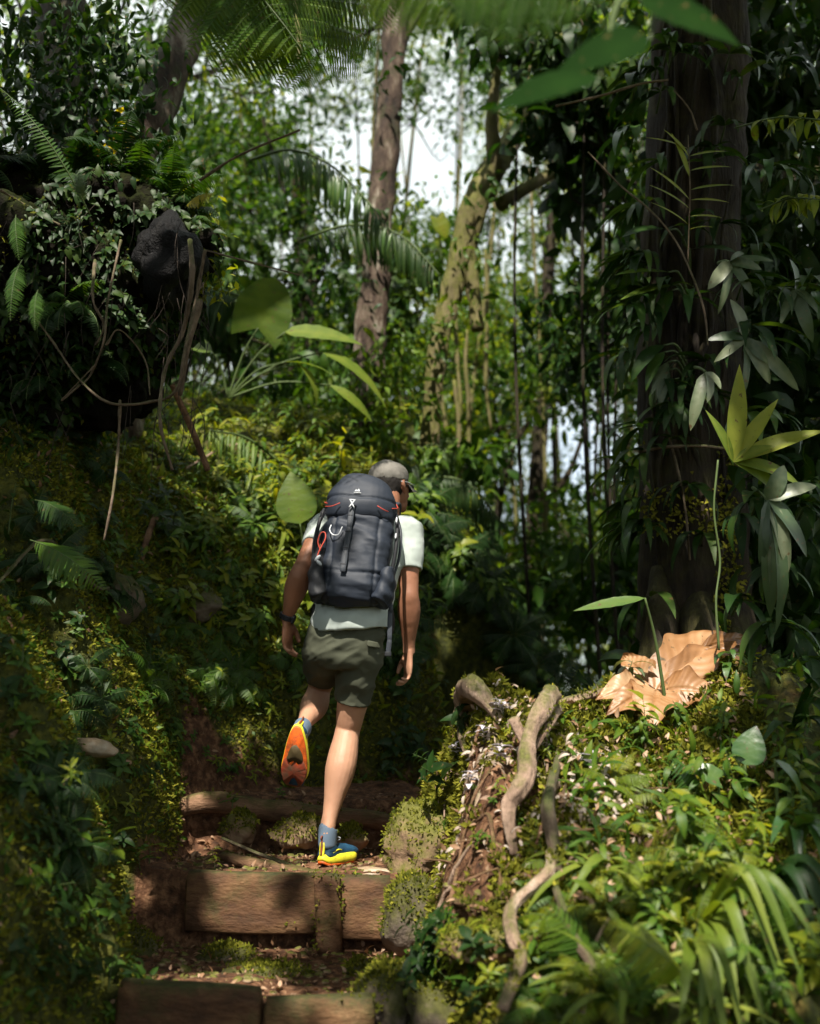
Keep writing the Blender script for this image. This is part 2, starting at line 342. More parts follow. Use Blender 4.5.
# ------------------------------------------------------------------ ground
def zpath(y):
    z = .20+.22*sst(2.62, 2.66, y)+.24*sst(3.72, 3.76, y)+.275*sst(4.64, 4.68, y)+.22*sst(5.42, 5.52, y)
    return z+.12*np.clip(y-5.5, 0, 4)
def ground_base(x, y):
    x = np.asarray(x, float); y = np.asarray(y, float)
    zp = zpath(y)
    wob = .07*np.sin(y*2.1+.5)+.05*np.sin(y*5.3)
    d1 = -.95-x+wob; d2 = -(x+.93)*.5+(y-5.62)*.87+.05*np.sin(x*4)
    k = .12; d = k*np.logaddexp(d1/k, d2/k); d = np.where(np.maximum(d1, d2) > 2, np.maximum(d1, d2), d)
    dd = np.maximum(d-.02, 0)
    b = .9*(1-np.exp(-dd/.25))+2.2*(1-np.exp(-dd/2.4))
    fade = 1-.97*sst(-.2, 1.5, x-.12*np.clip(y-9, 0, 50))
    z = zp+b*fade
    # mound at the right of the steps
    xr = -.07+.05*np.sin(y*3+1)+.10*sst(4.1, 3.2, y)
    w = sst(0, .36, x-xr)
    top = .48+1.08*sst(2.3, 4.75, y)+.12*sst(.6, 1.3, x)*sst(3.9, 5.0, y)+.05*np.sin(x*5+y*3)
    back = sst(5.02, 5.75, y-.8*sst(.75, 1.2, x)-.7*sst(1.2, 1.7, x))
    zm = top*(1-back)+(zp-.1)*back
    z = np.where(y < 7.2, z*(1-w)+np.maximum(zm, zp*.0+zm)*w, z) if True else z
    z = z-3.2*sst(6.6, 12, y)*sst(.3, 2.2, x-.10*np.clip(y-8, 0, 60))-1.0*sst(1.9, 4, x)*sst(2, 5, y)
    return z
def soil_mask(x, y):
    wob = .07*np.sin(y*2.1+.5)+.05*np.sin(y*5.3)
    d1 = -.95-x+wob; d2 = -(x+.93)*.5+(y-5.62)*.87
    inpath = sst(.07, -.03, np.maximum(d1, d2))*sst(.12, -.1, x-.02)
    # worn earth on the flank of the mound near the steps
    scar = np.exp(-(((x-.18)/.20)**2+((y-3.95)/.34)**2)*1.2)*(1+.8*np.sin(x*31+y*9)*np.sin(y*23-x*7))
    return np.clip(np.maximum(inpath, scar), 0, 1)
def ground(x, y):
    x = np.asarray(x, float); y = np.asarray(y, float); z = ground_base(x, y)
    s = soil_mask(x, y); P = np.stack([x, y, z*.6], -1).reshape(-1, 3)
    z = z+.95*np.exp(-(((x+2.05)/.55)**2+((y-5.5)/.9)**2)); n = fbm(P*3.2, 3).reshape(x.shape); n2 = fbm(P*15+9, 3).reshape(x.shape)
    mo = sst(-.05, .3, x)*sst(5.4, 5.0, y)
    return z+n*(.085*(1-s)+.012*s)+n2*(.022*(1-s)+.011*s+.03*mo)+mo*.06*fbm(P*6+4, 2).reshape(x.shape)
def gnormal(x, y, e=.03):
    gx = (ground(x+e, y)-ground(x-e, y))/(2*e); gy = (ground(x, y+e)-ground(x, y-e))/(2*e)
    return nrm(np.stack([-gx, -gy, np.ones_like(gx)], -1))

_YS = np.linspace(1.7, 14, 900)
def gat(px, py, off=0.0, ymax=14):
    """where the sight line of a pixel meets the ground; off lifts the point along the ground normal"""
    d = at(px, py, 1.0)-CAM; P = CAM+d[None]*_YS[:, None]; below = ground(P[:, 0], P[:, 1]) > P[:, 2]
    k = int(np.argmax(below)) if below.any() else len(_YS)-1
    p = P[k].copy(); p[2] = ground(p[:1], p[1:2])[0]
    return p+(gnormal(p[:1], p[1:2])[0]*off if off else 0)
def axis(lo, hi, step, ext, grow=1.12):
    a = list(np.arange(lo, hi, step)); s = step
    while a[-1] < ext[1]: s *= grow; a.append(a[-1]+s)
    s = step
    while a[0] > ext[0]: s *= grow; a.insert(0, a[0]-s)
    return np.array(a)
gx = axis(-2.6, 2.8, .022, (-400, 400)); gy = axis(1.6, 7.6, .022, (-400, 900))
X, Y_ = np.meshgrid(gx, gy); Z = ground(X, Y_)
gg = G(); nx, ny = len(gx), len(gy)
i = np.arange(ny-1)[:, None]*nx; j = np.arange(nx-1)[None]
Qg = np.stack([i+j, i+j+1, i+nx+j+1, i+nx+j], -1).reshape(-1, 4)
gg.add(np.stack([X, Y_, Z], -1).reshape(-1, 3), Qg, tint=soil_mask(X, Y_).ravel())
def groundmat():
    m, nt, out = newmat('forest_floor'); L = nt.links.new
    at_ = N(nt, 'ShaderNodeAttribute', attribute_name='tint'); tc = N(nt, 'ShaderNodeTexCoord')
    def noise(s, d=8, r=.6):
        n = N(nt, 'ShaderNodeTexNoise'); n.inputs['Scale'].default_value = s; n.inputs['Detail'].default_value = d; n.inputs['Roughness'].default_value = r; L(tc.outputs['Object'], n.inputs['Vector']); return n
    n1 = noise(3); n2 = noise(26); n3 = noise(90, 5)
    soil = ramp(nt, [(.32, (.028,.013,.007)), (.5, (.10,.045,.021)), (.66, (.22,.115,.06))]); L(n2.outputs['Fac'], soil.inputs['Fac'])
    moss = ramp(nt, [(.3, (.010,.013,.002)), (.5, (.042,.048,.005)), (.7, (.10,.095,.01))]); L(n2.outputs['Fac'], moss.inputs['Fac'])
    ad = N(nt, 'ShaderNodeMath', operation='MULTIPLY_ADD'); L(n1.outputs['Fac'], ad.inputs[0]); ad.inputs[1].default_value = 1.1; L(at_.outputs['Fac'], ad.inputs[2])
    rs = ramp(nt, [(.64, (0,0,0)), (.86, (1,1,1))]); L(ad.outputs[0], rs.inputs['Fac'])
    mx = N(nt, 'ShaderNodeMix', data_type='RGBA'); L(rs.outputs['Color'], mx.inputs['Factor']); L(moss.outputs['Color'], mx.inputs['A']); L(soil.outputs['Color'], mx.inputs['B'])
    b = N(nt, 'ShaderNodeBsdfPrincipled'); L(mx.outputs['Result'], b.inputs['Base Color']); b.inputs['Roughness'].default_value = .8; b.inputs['Specular IOR Level'].default_value = .25
    a2 = N(nt, 'ShaderNodeMath', operation='MULTIPLY_ADD'); L(n3.outputs['Fac'], a2.inputs[0]); a2.inputs[1].default_value = .4; L(n2.outputs['Fac'], a2.inputs[2])
    bp = N(nt, 'ShaderNodeBump'); bp.inputs['Strength'].default_value = .9; bp.inputs['Distance'].default_value = .03; L(a2.outputs[0], bp.inputs['Height']); L(bp.outputs[0], b.inputs['Normal'])
    L(b.outputs[0], out.inputs[0]); return m
solo('ground', gg, groundmat(), 'steep mossy forest floor with a worn earth path', 'ground', kind='structure')

# ------------------------------------------------------------------ leaves
def blade(w=.3, n=5, kind='lance', fold=.25, droop=.6, wave=0.):
    """unit long leaf along +Y, normal +Z"""
    t = np.linspace(0, 1, n+1)
    if kind == 'lance': p = np.sin(np.pi*t**.8)**.9
    elif kind == 'ovate': p = np.sin(np.pi*t**.62)**.85
    elif kind == 'strap': p = np.minimum(1, (t*5)**.6)*np.clip((1-t)*2.6, 0, 1)**.6
    elif kind == 'pinna': p = np.minimum(1, .75+t*3)*(1-t**2.2)
    else: p = np.sqrt(np.clip(1-((t-.38)/.64)**2, 0, 1))*np.where(t < .38, 1, 1-.25*((t-.38)/.62))
    p = np.maximum(p, .0); p[-1] = .0
    ang = -droop*t; dy = np.cos(ang)/n; dz = np.sin(ang)/n
    y = np.concatenate([[0], np.cumsum(dy[1:])]); z = np.concatenate([[0], np.cumsum(dz[1:])])
    V = []; hw = w*p/2
    back = np.zeros(n+1)
    if kind == 'heart': back = -.28*np.clip(1-t*2.5, 0, 1); hw = np.maximum(hw, w*.22*(t < .2))
    for k in range(n+1):
        wv = wave*math.sin(k*2.3)
        V += [(-hw[k], y[k]+back[k], z[k]+fold*hw[k]*2*.5+wv), (0, y[k], z[k]), (hw[k], y[k]+back[k], z[k]+fold*hw[k]*2*.5-wv)]
    Q = []; T = []
    for k in range(n):
        a = 3*k
        if k == n-1: T += [(a, a+1, a+4), (a+1, a+2, a+4)]
        else: Q += [(a, a+1, a+4, a+3), (a+1, a+2, a+5, a+4)]
    tv = []
    for k in range(n+1): e = .5+(.07 if k % 2 else -.07)*(n > 4); tv += [e, .5+.22*(n > 3), e]
    g = G(); g.add(V, Q, T, tint=tv); return g
LF_FAR = G().add([(0,0,0), (-.24,.42,.04), (0,1,-.12), (.24,.42,.04), (0,.45,-.02)], None, [(0,4,1), (1,4,2), (0,3,4), (4,3,2)])
LF_OV = blade(.46, 4, 'ovate', .3, .7); LF_LAN = blade(.26, 5, 'lance', .3, .9); LF_LAN2 = blade(.3, 5, 'lance', .2, 1.6)
LF_PIN = blade(.17, 2, 'pinna', .2, .5); LF_PALM = blade(.09, 4, 'strap', .5, .9)
def curve_frame(L, elev, droop, n, azim=0., twist=0.):
    """a stalk that starts at elevation elev and bends down by droop along its length; returns points, tangents, normals, sides"""
    t = np.linspace(0, 1, n+1); a = elev-droop*t**1.15
    d = np.stack([np.zeros(n+1), np.cos(a), np.sin(a)], -1)
    P = np.vstack([[0,0,0], np.cumsum(d[:-1]*L/n, 0)]); nn = np.stack([np.zeros(n+1), -np.sin(a), np.cos(a)], -1)
    M = rot('Z', azim); return P@M.T, d@M.T, nn@M.T, np.cross(d, nn)@M.T
def frond(g, L=.5, elev=.9, droop=1.4, azim=0., pairs=22, wid=.26, start=.12, sweep=.35, tint=.5, pin=LF_PIN, lm=0, sm=1, sag=.25, pw=1., shape='fern', rad=.004, jit=.12, r=rng):
    n = pairs; P, T, Nn, S = curve_frame(L, elev, droop, n+3, azim)
    tube(g, P, np.linspace(rad, rad*.25, len(P)), 4, 1, sm, .5)
    k = np.arange(max(1, int(start*(n+3))), n+3); t = k/(n+3)
    ln = L*wid*(np.sin(np.pi*np.clip((t-start*.7)/(1-start*.7), 0, 1)**.75)**.8+.06) if shape == 'fern' else L*wid*(1-.55*abs(t-.45)/.55)
    for sgn in (-1, 1):
        D = S[k]*sgn*math.cos(sweep)+T[k]*math.sin(sweep)-Nn[k]*sag+r.normal(0, jit*.5, (len(k), 3))
        M = frames(D, Nn[k])
        sc = (ln*r.uniform(1-jit, 1+jit, len(k)))[:, None, None]
        Ms = M*sc; Ms[:, :, 0] *= pw; 
        g.inst(pin, Ms, P[k], np.clip(tint+r.normal(0, .05, len(k)), 0, 1), mat=lm)
    return g
def fern(nf=8, L=.45, r=rng, tint=.5, elev=(.5, 1.2), droop=(1.0, 1.9), pairs=20, wid=.26, arc=2*math.pi, az0=0.):
    g = G()
    for k in range(nf):
        frond(g, L*r.uniform(.7, 1.1), r.uniform(*elev), r.uniform(*droop), az0+arc*(k+r.uniform(-.3, .3))/nf, pairs, wid, tint=np.clip(tint+r.normal(0, .12), 0, 1), r=r)
    return g
def herb(h=.15, nl=8, leaf=.09, r=rng, tp=LF_OV, tint=.5, lean=.3, whorl=False):
    g = G(); az = r.uniform(0, 6.28); P = np.array([[0,0,0], [lean*h*.3*math.cos(az), lean*h*.3*math.sin(az), h*.5], [lean*h*math.cos(az), lean*h*math.sin(az), h]])
    A = crs(P, 6); tube(g, A, np.linspace(.0028, .0012, len(A))*(leaf/.09)**.5, 4, 1, 1)
    k = np.arange(nl); t = .25+.75*(k+.5)/nl if not whorl else np.full(nl, .97)
    pos = A[np.minimum((t*(len(A)-1)).astype(int), len(A)-1)]
    a = k*2.4+r.uniform(0, 6); el = r.uniform(.05, .75, nl)
    D = np.stack([np.cos(a)*np.cos(el), np.sin(a)*np.cos(el), np.sin(el)], -1)
    M = frames(D, np.array([0,0,1.])); sc = leaf*r.uniform(.6, 1.1, nl)
    g.inst(tp, M*sc[:, None, None], pos, np.clip(tint+r.normal(0, .13, nl), 0, 1)); return g
def straps(nl=9, L=.5, w=.07, r=rng, elev=(.5, 1.3), droop=(1.3, 2.2), arc=2*math.pi, az0=0., tint=.5, kind='strap'):
    g = G()
    for k in range(nl):
        tp = blade(w/L*r.uniform(.8, 1.2), 9, kind, .35, r.uniform(*droop)); el = r.uniform(*elev); az = az0+arc*(k+r.uniform(-.35, .35))/nl
        M = rot('Z', az)@rot('X', el); g.merge(tp, M*1., None, np.clip(tint+r.normal(0, .15), 0, 1), L*r.uniform(.65, 1.1))
    return g
def leaf_patch(g, n, region, tp, size, tint, up=1., r=rng, mask=None, lift=.01, mat=0, spread=1.):
    x = r.uniform(region[0], region[1], n); y = r.uniform(region[2], region[3], n)
    if mask is not None: m = mask(x, y, r); x = x[m]; y = y[m]
    z = ground(x, y); Nn = gnormal(x, y); D = nrm(r.normal(0, 1, (len(x), 3))*spread+Nn*up)
    M = frames(D, Nn+r.normal(0, .4, Nn.shape)); s = r.uniform(*size, len(x))
    g.inst(tp, M*s[:, None, None], np.stack([x, y, z+lift], -1), np.clip(r.normal(tint, .2, len(x)), 0, 1), mat=mat); return len(x)

# ================================================================== HIKER
SKIN = cloth('skin', (.245,.108,.06), rough=.55, scale=120, bump=.35, var=.2, sss=.05, spec=.35)
def tan(m):
    nt = m.node_tree; L = nt.links.new; b = [n for n in nt.nodes if n.type == 'BSDF_PRINCIPLED'][0]; src = b.inputs['Base Color'].links[0].from_socket
    a = N(nt, 'ShaderNodeAttribute', attribute_name='tint'); r = ramp(nt, [(.5, (0,0,0)), (1, (1,1,1))]); L(a.outputs['Fac'], r.inputs['Fac'])
    x = N(nt, 'ShaderNodeMix', data_type='RGBA'); x.inputs['B'].default_value = (.37,.20,.125,1); L(r.outputs['Color'], x.inputs['Factor']); L(src, x.inputs['A']); L(x.outputs['Result'], b.inputs['Base Color'])
tan(SKIN)
HAIR = cloth('hair_dark', (.018,.014,.012), rough=.7, scale=900, bump=.9)
SHIRT = cloth('shirt_mint', (.34,.385,.36), scale=900, bump=.15, var=.05, sheen=.1)
SHORT = cloth('shorts_olive', (.052,.056,.036), scale=900, bump=.2, var=.12)
CAPM = cloth('cap_grey', (.155,.145,.128), scale=1200, bump=.3, var=.12)
SOCK = cloth('sock_blue_grey', (.10,.14,.19), scale=900, bump=.4)
NAVY = cloth('shoe_navy_mesh', (.01,.045,.085), scale=700, bump=.8, var=.5, rough=.6)
YEL = cloth('foam_yellow', (.62,.56,.03), rough=.6, scale=60, bump=.1, var=.12, dirt=.45)
ORG = cloth('rubber_orange', (.65,.11,.012), rough=.6, scale=60, bump=.2, var=.2, dirt=.5)
DORG = cloth('rubber_dark_orange', (.20,.03,.012), rough=.6, scale=60, bump=.3, var=.3, dirt=.75)
M_ARCH = cloth('rubber_shade', (.05,.035,.012), rough=.7, scale=80, bump=.3, var=.3)  # dark tone standing for shade on the middle of the sole
PACK = cloth('pack_charcoal', (.009,.014,.025), rough=.65, scale=900, bump=.25, var=.12, spec=.45)
PACKD = cloth('pack_black', (.013,.014,.017), rough=.6, scale=700, bump=.4, var=.2)
WEB = cloth('webbing', (.035,.04,.05), rough=.5, scale=500, bump=.4)
PIPE = cloth('piping_coral', (.38,.05,.03), rough=.5, scale=60)
LGREY = cloth('light_grey_plastic', (.5,.52,.55), rough=.35, scale=60, bump=.05)

def J(px, py, Y): return at(px, py, Y)
HB = at(331, 866, 4.80)                       # where the standing foot meets the step
FOOTZ = HB[2]
hiker = thing('person', (HB[0], HB[1], FOOTZ), 'hiker in grey cap, pale tee and olive shorts climbing the wooden steps with a rucksack', 'person')

pel = J(345, 632, 4.78); wai = J(352, 603, 4.80); che = J(364, 552, 4.86); shc = J(372, 520, 4.90); nek = J(386, 508, 4.94); hed = J(390, 489, 4.99)
rs, re, rw = J(407, 532, 4.90), J(409, 597, 4.86), J(409, 650, 4.93)
ls_, le, lw = J(325, 528, 4.88), J(300, 575, 4.74), J(287, 619, 4.82)
rh, rk, ra = J(362, 645, 4.80), J(348, 729, 4.91), J(328, 826, 4.82)
lh, lk, la = J(326, 645, 4.80), J(320, 688, 5.13), J(302, 729, 4.79)

def bone(g, p, q, prof, ref=(0,-1,0), seg=18):
    """prof rows: t, side radius, depth radius, offset towards ref, side offset"""
    p, q = np.asarray(p), np.asarray(q); ref = np.asarray(ref, float); T = nrm(q-p); B = nrm(ref-T*np.dot(T, ref)); S = np.cross(T, B)
    rings = [[*(p+(q-p)*t+B*o+S*so), a, b] for t, a, b, o, so in prof]
    return loft(g, rings, ref, seg, 4)
bg = G()
# legs
def limb(g, j, prof, ref, seg=20):
    """one loft through hip-knee-ankle or shoulder-elbow-wrist; prof rows: t (0..1 first bone, 1..2 second), radii, offset towards ref"""
    j = [np.asarray(q, float) for q in j]; ref = np.asarray(ref, float); rings = []
    for t, a, b, o in prof:
        k = 0 if t < 1 else 1; u = t-k; p = j[k]+(j[k+1]-j[k])*u
        T = nrm(j[k+1]-j[k]) if abs(t-1) > .15 else nrm(nrm(j[1]-j[0])+nrm(j[2]-j[1])); B = nrm(ref-T*np.dot(T, ref))
        rings.append([*(p+B*o), a, b])
    return loft(g, rings, ref, seg, 4)
def leg_straight(g, h, k, a, ref):
    limb(g, (h, k, a), [(-.02,.075,.078,.0), (.3,.076,.080,0), (.65,.066,.070,0), (.86,.058,.060,0), (1.0,.053,.056,-.003), (1.12,.0545,.056,.002), (1.27,.061,.064,.013), (1.40,.063,.066,.019), (1.52,.058,.059,.016), (1.66,.046,.047,.009), (1.8,.036,.038,.003), (1.92,.031,.036,0), (2.03,.033,.038,0), (2.1,.033,.038,0)], ref)
def leg(g, h, k, a, ref, sd):
    bone(g, h, k, [(-.02,.085,.09,.01,0), (.3,.082,.088,0,0), (.7,.064,.068,0,0), (.93,.054,.056,.0,0), (1.03,.05,.052,-.004,0)], ref)
    bone(g, k, a, [(-.08,.05,.052,-.004,0), (.04,.0505,.052,-.002,0), (.16,.053,.055,.006,0), (.30,.0585,.062,.016,.002*sd), (.44,.0565,.058,.015,.002*sd), (.6,.046,.047,.008,0), (.76,.035,.037,.002,0), (.9,.029,.034,0,0), (1.0,.032,.036,0,0), (1.08,.034,.038,0,0)], ref)
leg_straight(bg, rh, rk, ra, (.15,-1,0))
leg(bg, lh, lk, la, (.1,-.2,-1), -1)
# feet, hidden inside the shoes
# torso
loft(bg, [[*pel+np.array([0,.0,-.10]), .11,.07], [*pel, .138,.086], [*wai, .128,.088], [*che, .155,.105], [*shc+np.array([0,0,-.03]), .15,.085], [*nek+np.array([-.012,0,-.02]), .06,.055]], (0,-1,0), 24)
# arms
def arm(g, s, e, w, ref, sd):
    limb(g, (s, e, w), [(-.12,.054,.054,0), (.08,.058,.060,0), (.35,.052,.057,.004), (.7,.044,.048,.002), (.9,.042,.043,.003), (1.0,.043,.042,.004), (1.12,.048,.044,.003), (1.28,.049,.043,.002), (1.5,.042,.037,0), (1.75,.031,.027,0), (1.9,.027,.021,0), (2.06,.027,.021,0)], ref)
arm(bg, rs, re, rw, (.1,-1,.1), 1); arm(bg, ls_, le, lw, (-.1,-1,.0), -1)
ellip(bg, rs+np.array([-.02,0,-.005]), (.062,.06,.06)); ellip(bg, ls_+np.array([.02,0,-.005]), (.062,.06,.06))
# hands: palm plus four fingers and a thumb, loosely curled
def hand(g, wr, down, palm_n, thumb_dir, curl):
    """down: from wrist to knuckles; palm_n: where the palm faces; thumb_dir: across the palm towards the thumb"""
    d = nrm(down); t = nrm(thumb_dir-d*np.dot(thumb_dir, d)); p = np.cross(d, t)
    if np.dot(p, palm_n) < 0: p = -p
    wr = np.asarray(wr)
    Q = lambda a, b, c: wr+d*a+t*b+p*c
    loft(g, [[*Q(-.015,0,0), .024,.018], [*Q(.02,.002,.001), .031,.017], [*Q(.055,.002,.003), .039,.016], [*Q(.085,-.001,.004), .039,.013], [*Q(.094,-.002,.004), .034,.010]], p, 16, 3)
    ellip(g, Q(.035,.022,.008), (.018,.018,.02))
    for k, (b, L0, r0) in enumerate([(.0285,.074,.0088), (.0095,.082,.0092), (-.0095,.076,.0088), (-.0275,.062,.0078)]):
        c = curl*(1+.12*k); ang = c*.25; pos = Q(.084-.003*abs(k-1), b, .003); pts = [Q(.060, b*.85, .004), pos]; rr = [r0*.9, r0*1.02]
        for s_, f in zip((.46,.30,.24), (0, .75, .6)):
            ang += c*f; pos = pos+(d*math.cos(ang)+p*math.sin(ang))*L0*s_; pts.append(pos); rr.append(r0*(.97-.1*len(rr)*.5))
        tube(g, pts, rr, 10, 3)
    th = [Q(.012,.020,.006), Q(.038,.040,.016), Q(.066,.048,.026), Q(.088,.043,.036)]
    tube(g, th, [.013,.012,.0105,.008], 10, 3)
hand(bg, rw+np.array([0,0,-.012]), nrm(np.array([-.0,.10,-1.])), np.array([-.9,-.5,0]), np.array([-.35,.95,0]), .95)
hand(bg, lw+np.array([0,0,-.012]), nrm(np.array([-.03,.22,-1.])), np.array([.9,-.35,0]), np.array([.4,.9,0]), .75)
# head, turned to the right and looking up the path
YAW = R(-38); HM = rot('Z', YAW)@rot('X', R(4))
def H(x, y, z): return hed+HM@np.array([x, y, z])
loft(bg, [[*nek+np.array([-.004,-.02,-.05]), .062,.062], [*(nek*.5+hed*.5+np.array([0,-.012,-.01])), .056,.060], [*H(0,-.03,-.02), .055,.06]], (0,-1,0), 18)
ellip(bg, H(0,-.012,.035), (.075,.095,.085), HM, 24)
ellip(bg, H(0,.035,-.005), (.064,.062,.085), HM, 20)
ellip(bg, H(0,.045,-.062), (.048,.048,.045), HM, 16)
ellip(bg, H(0,.082,-.083), (.022,.016,.018), HM, 12)      # chin
tube(bg, [H(0,.088,.018), H(0,.104,-.004), H(0,.118,-.022), H(0,.100,-.030)], [.008,.010,.014,.010], 10, 3)  # nose
tube(bg, [H(-.045,.082,.026), H(0,.097,.030), H(.045,.082,.026)], [.008,.009,.008], 8, 3)   # brow
tube(bg, [H(-.024,.090,-.048), H(0,.099,-.046), H(.024,.090,-.048)], [.004,.006,.004], 8, 3)
tube(bg, [H(-.022,.088,-.058), H(0,.097,-.059), H(.022,.088,-.058)], [.004,.007,.004], 8, 3)
for s in (-1, 1):
    ear = [H(s*.072,.012,-.028), H(s*.078,.004,-.012), H(s*.084,-.010,.008), H(s*.083,-.008,.024), H(s*.076,.008,.028)]
    tube(bg, ear, [.007,.009,.009,.008,.006], 8, 3)
    ellip(bg, H(s*.074,.002,.0), (.010,.014,.022), HM, 10)
def skin_disp(V, Nv):
    n = fbm(V*28, 2)*.0009
    # tendons and muscle on forearm and calf
    return n+fbm(V*np.array([22,22,5]), 2)*.0011
bfu = fused(bg, .0036, 4, skin_disp)
bfu.t[0] = .5+.5*sst(pel[2]+.02, pel[2]-.2, bfu.V[0][:, 2])       # legs are paler than the tanned arms
body = part('body', bfu, SKIN, hiker)
for s in (-1, 1):
    e = G(); ellip(e, H(s*.031,.083,.008), (.0115,.0115,.0115), HM, 12, 0); part('eye', e, LGREY, hiker)
# hair
hg = G(); ellip(hg, H(0,-.020,.026), (.0775,.0935,.088), HM, 24); ellip(hg, H(0,-.045,-.012), (.066,.062,.050), HM, 20)
for s in (-1, 1): ellip(hg, H(s*.064,.018,.018), (.014,.018,.026), HM, 10)
part('hair', fused(hg, .005, 2, lambda V, n: fbm(V*120, 2)*.0018), HAIR, hiker)
# cap worn peak forward
cg = G(); ellip(cg, H(0,-.006,.052), (.083,.105,.076), HM, 28)
def capdisp(V, n):
    q = (V-hed)@HM; return fbm(V*30, 3)*.0028+.0022*np.exp(-((q[:,0])/.003)**2)-.0018*np.exp(-((abs(q[:,0])-.045)/.003)**2)-.003*np.exp(-((q[:,2]-.028)/.004)**2)
cg2 = fused(cg, .0045, 2, capdisp)
V, t, Q, QM, T, TM = cg2.arrays(); q = (V-hed)@HM; keepv = q[:, 2] > .012+.22*q[:, 1]*0+(.012*(q[:,1] > .02))
idx = -np.ones(len(V), int); idx[keepv] = np.arange(keepv.sum()); Q = idx[Q]; Q = Q[(Q >= 0).all(1)]; T = idx[T]; T = T[(T >= 0).all(1)] if len(T) else T
cap = part('cap', G().add(V[keepv], Q, T), CAPM, hiker)
bgm = G(); th = np.linspace(-1.15, 1.15, 15); rows = []
for r_ in (0., .022, .045, .066):
    rows.append([H(math.sin(a)*(.078+r_*.15), math.cos(a)*(.098+r_*(1-.25*abs(a)**2*.6)), .018-r_*.25-.02*(math.sin(a)**2)*(r_/.066)) for a in th])
A = np.array(rows); B_ = A-HM@np.array([0,0,.003]); n_ = len(th)
for W, fl in ((A, 0), (B_, 1)):
    i = np.arange(3)[:, None]*n_; j = np.arange(n_-1)[None]; Qb = np.stack([i+j, i+j+1, i+n_+j+1, i+n_+j], -1).reshape(-1, 4)
    bgm.add(W.reshape(-1,3), Qb[:, ::-1] if fl else Qb)
pk = part('peak', bgm, CAPM, cap, org=hiker.location)
sg = G(); tube(sg, [H(-.02,-.108,.030), H(.02,-.108,.030)], [.004,.004], 6, 2)
part('cap_strap', sg, PACKD, cap, org=hiker.location)
gl = G()
for s in (-1, 1): tube(gl, [H(s*.082,-.022,.022), H(s*.084,.02,.022), H(s*.070,.085,.016)], [.0018,.0018,.0018], 6, 3)
glo = part('glasses', gl, LGREY, hiker)
for s in (-1, 1):
    e = G(); ellip(e, H(s*.034,.100,.008), (.024,.003,.016), HM, 14); part('lens', e, PACKD, glo, org=hiker.location)

# ---- clothes
def wr_shirt(V, n):
    u = V@nrm(np.array([.5,.1,.9])); return .006*fbm(V*np.array([9,9,14])+3, 3)+.004*np.sin(u*46+3*vnoise(V*6))*np.clip(fbm(V*4+5, 2)+.35, 0, 1)-.008*np.abs(vnoise(np.stack([V[:, 0]*8-V[:, 2]*7, V[:, 1]*5, V[:, 2]*13+V[:, 0]*9], -1)))+.002
tg = G()
loft(tg, [[*pel+np.array([.01,0,.055]), .166,.122], [*wai+np.array([.01,0,.0]), .160,.120], [*(wai*.5+che*.5), .168,.122], [*che, .185,.128], [*(che*.4+shc*.6), .186,.112], [*shc+np.array([0,0,.012]), .155,.082], [*nek+np.array([-.012,-.01,-.012]), .072,.066]], (0,-1,0), 32)
hemc = pel+np.array([.02,0,.02])
loft(tg, [[*hemc+np.array([.01,0,-.012]), .172,.134], [*hemc+np.array([.008,0,.04]), .170,.130], [*wai, .155,.115]], (0,-1,0), 32)
def sleeve(g, s, e, tend, r0, r1, sd):
    s, e = np.asarray(s), np.asarray(e); m = s+(e-s)*tend; up = s+np.array([-sd*.05,0,.012])
    loft(g, [[*up, .06,.062], [*(s*.98+up*.02), r0,r0*1.05], [*(s+(e-s)*tend*.6), r0*1.04,r0*1.12], [*m, r1*.98,r1*1.12], [*(m+(e-s)*.02), r1*.96, r1*1.08]], (0,-1,0), 24, 4)
sleeve(tg, rs, re, .58, .070, .066, 1); sleeve(tg, ls_, le, .40, .068, .062, -1)
shirt = part('tshirt', fused(tg, .0055, 4, wr_shirt), SHIRT, hiker)
cl = G(); tube(cl, [nek+np.array([-.012+.066*math.cos(a), -.008+.062*math.sin(a), .0-.012*math.cos(a)*0+.01*math.sin(-a)]) for a in np.linspace(0, 2*math.pi, 18)], [.006]*18, 8, 1, cap=False)
part('collar', cl, SHIRT, shirt, org=hiker.location)

def wr_short(V, n):
    c = pel+np.array([.02,0,-.10]); q = V-c
    w = .0045*fbm(V*np.array([8,8,15]), 3)
    # creases fanning out from the crotch and under the right seat
    u = q[:, 2]*1.0+q[:, 0]*.55; a = np.exp(-((q[:, 0]-.03)/.12)**2)*np.exp(-((q[:, 2]-.02)/.10)**2)
    w += a*.0016*np.sin(u*80+4*vnoise(V*9))+.0022*np.sin(q[:, 2]*55-q[:, 0]*50+5*vnoise(V*7+3))*np.clip(fbm(V*6+8, 2)+.2, 0, 1)
    d_ = np.stack([V[:, 0]*7+V[:, 2]*6, V[:, 1]*5, V[:, 2]*17-V[:, 0]*9], -1); w -= .010*np.abs(vnoise(d_))+.004*np.abs(vnoise(d_*2.3+4))-.004
    return w
og = G()
loft(og, [[*pel+np.array([.006,0,.085]), .140,.100], [*pel+np.array([.006,0,.045]), .152,.112], [*pel+np.array([0,.0,-.02]), .164,.112], [*pel+np.array([0,.004,-.10]), .150,.104], [*pel+np.array([0,.01,-.15]), .10,.075]], (0,-1,0), 32)
def sleg(g, h, k, tend, a0, a1):
    h, k = np.asarray(h), np.asarray(k); d = k-h
    loft(g, [[*(h-d*.08), a0*.9,a0], [*(h+d*.12), a0,a0*1.08], [*(h+d*tend*.75), a1*1.03,a1*1.1], [*(h+d*tend), a1,a1*1.1], [*(h+d*(tend+.01)), a1*.93,a1*1.02]], (.1,-1,0), 26, 4)
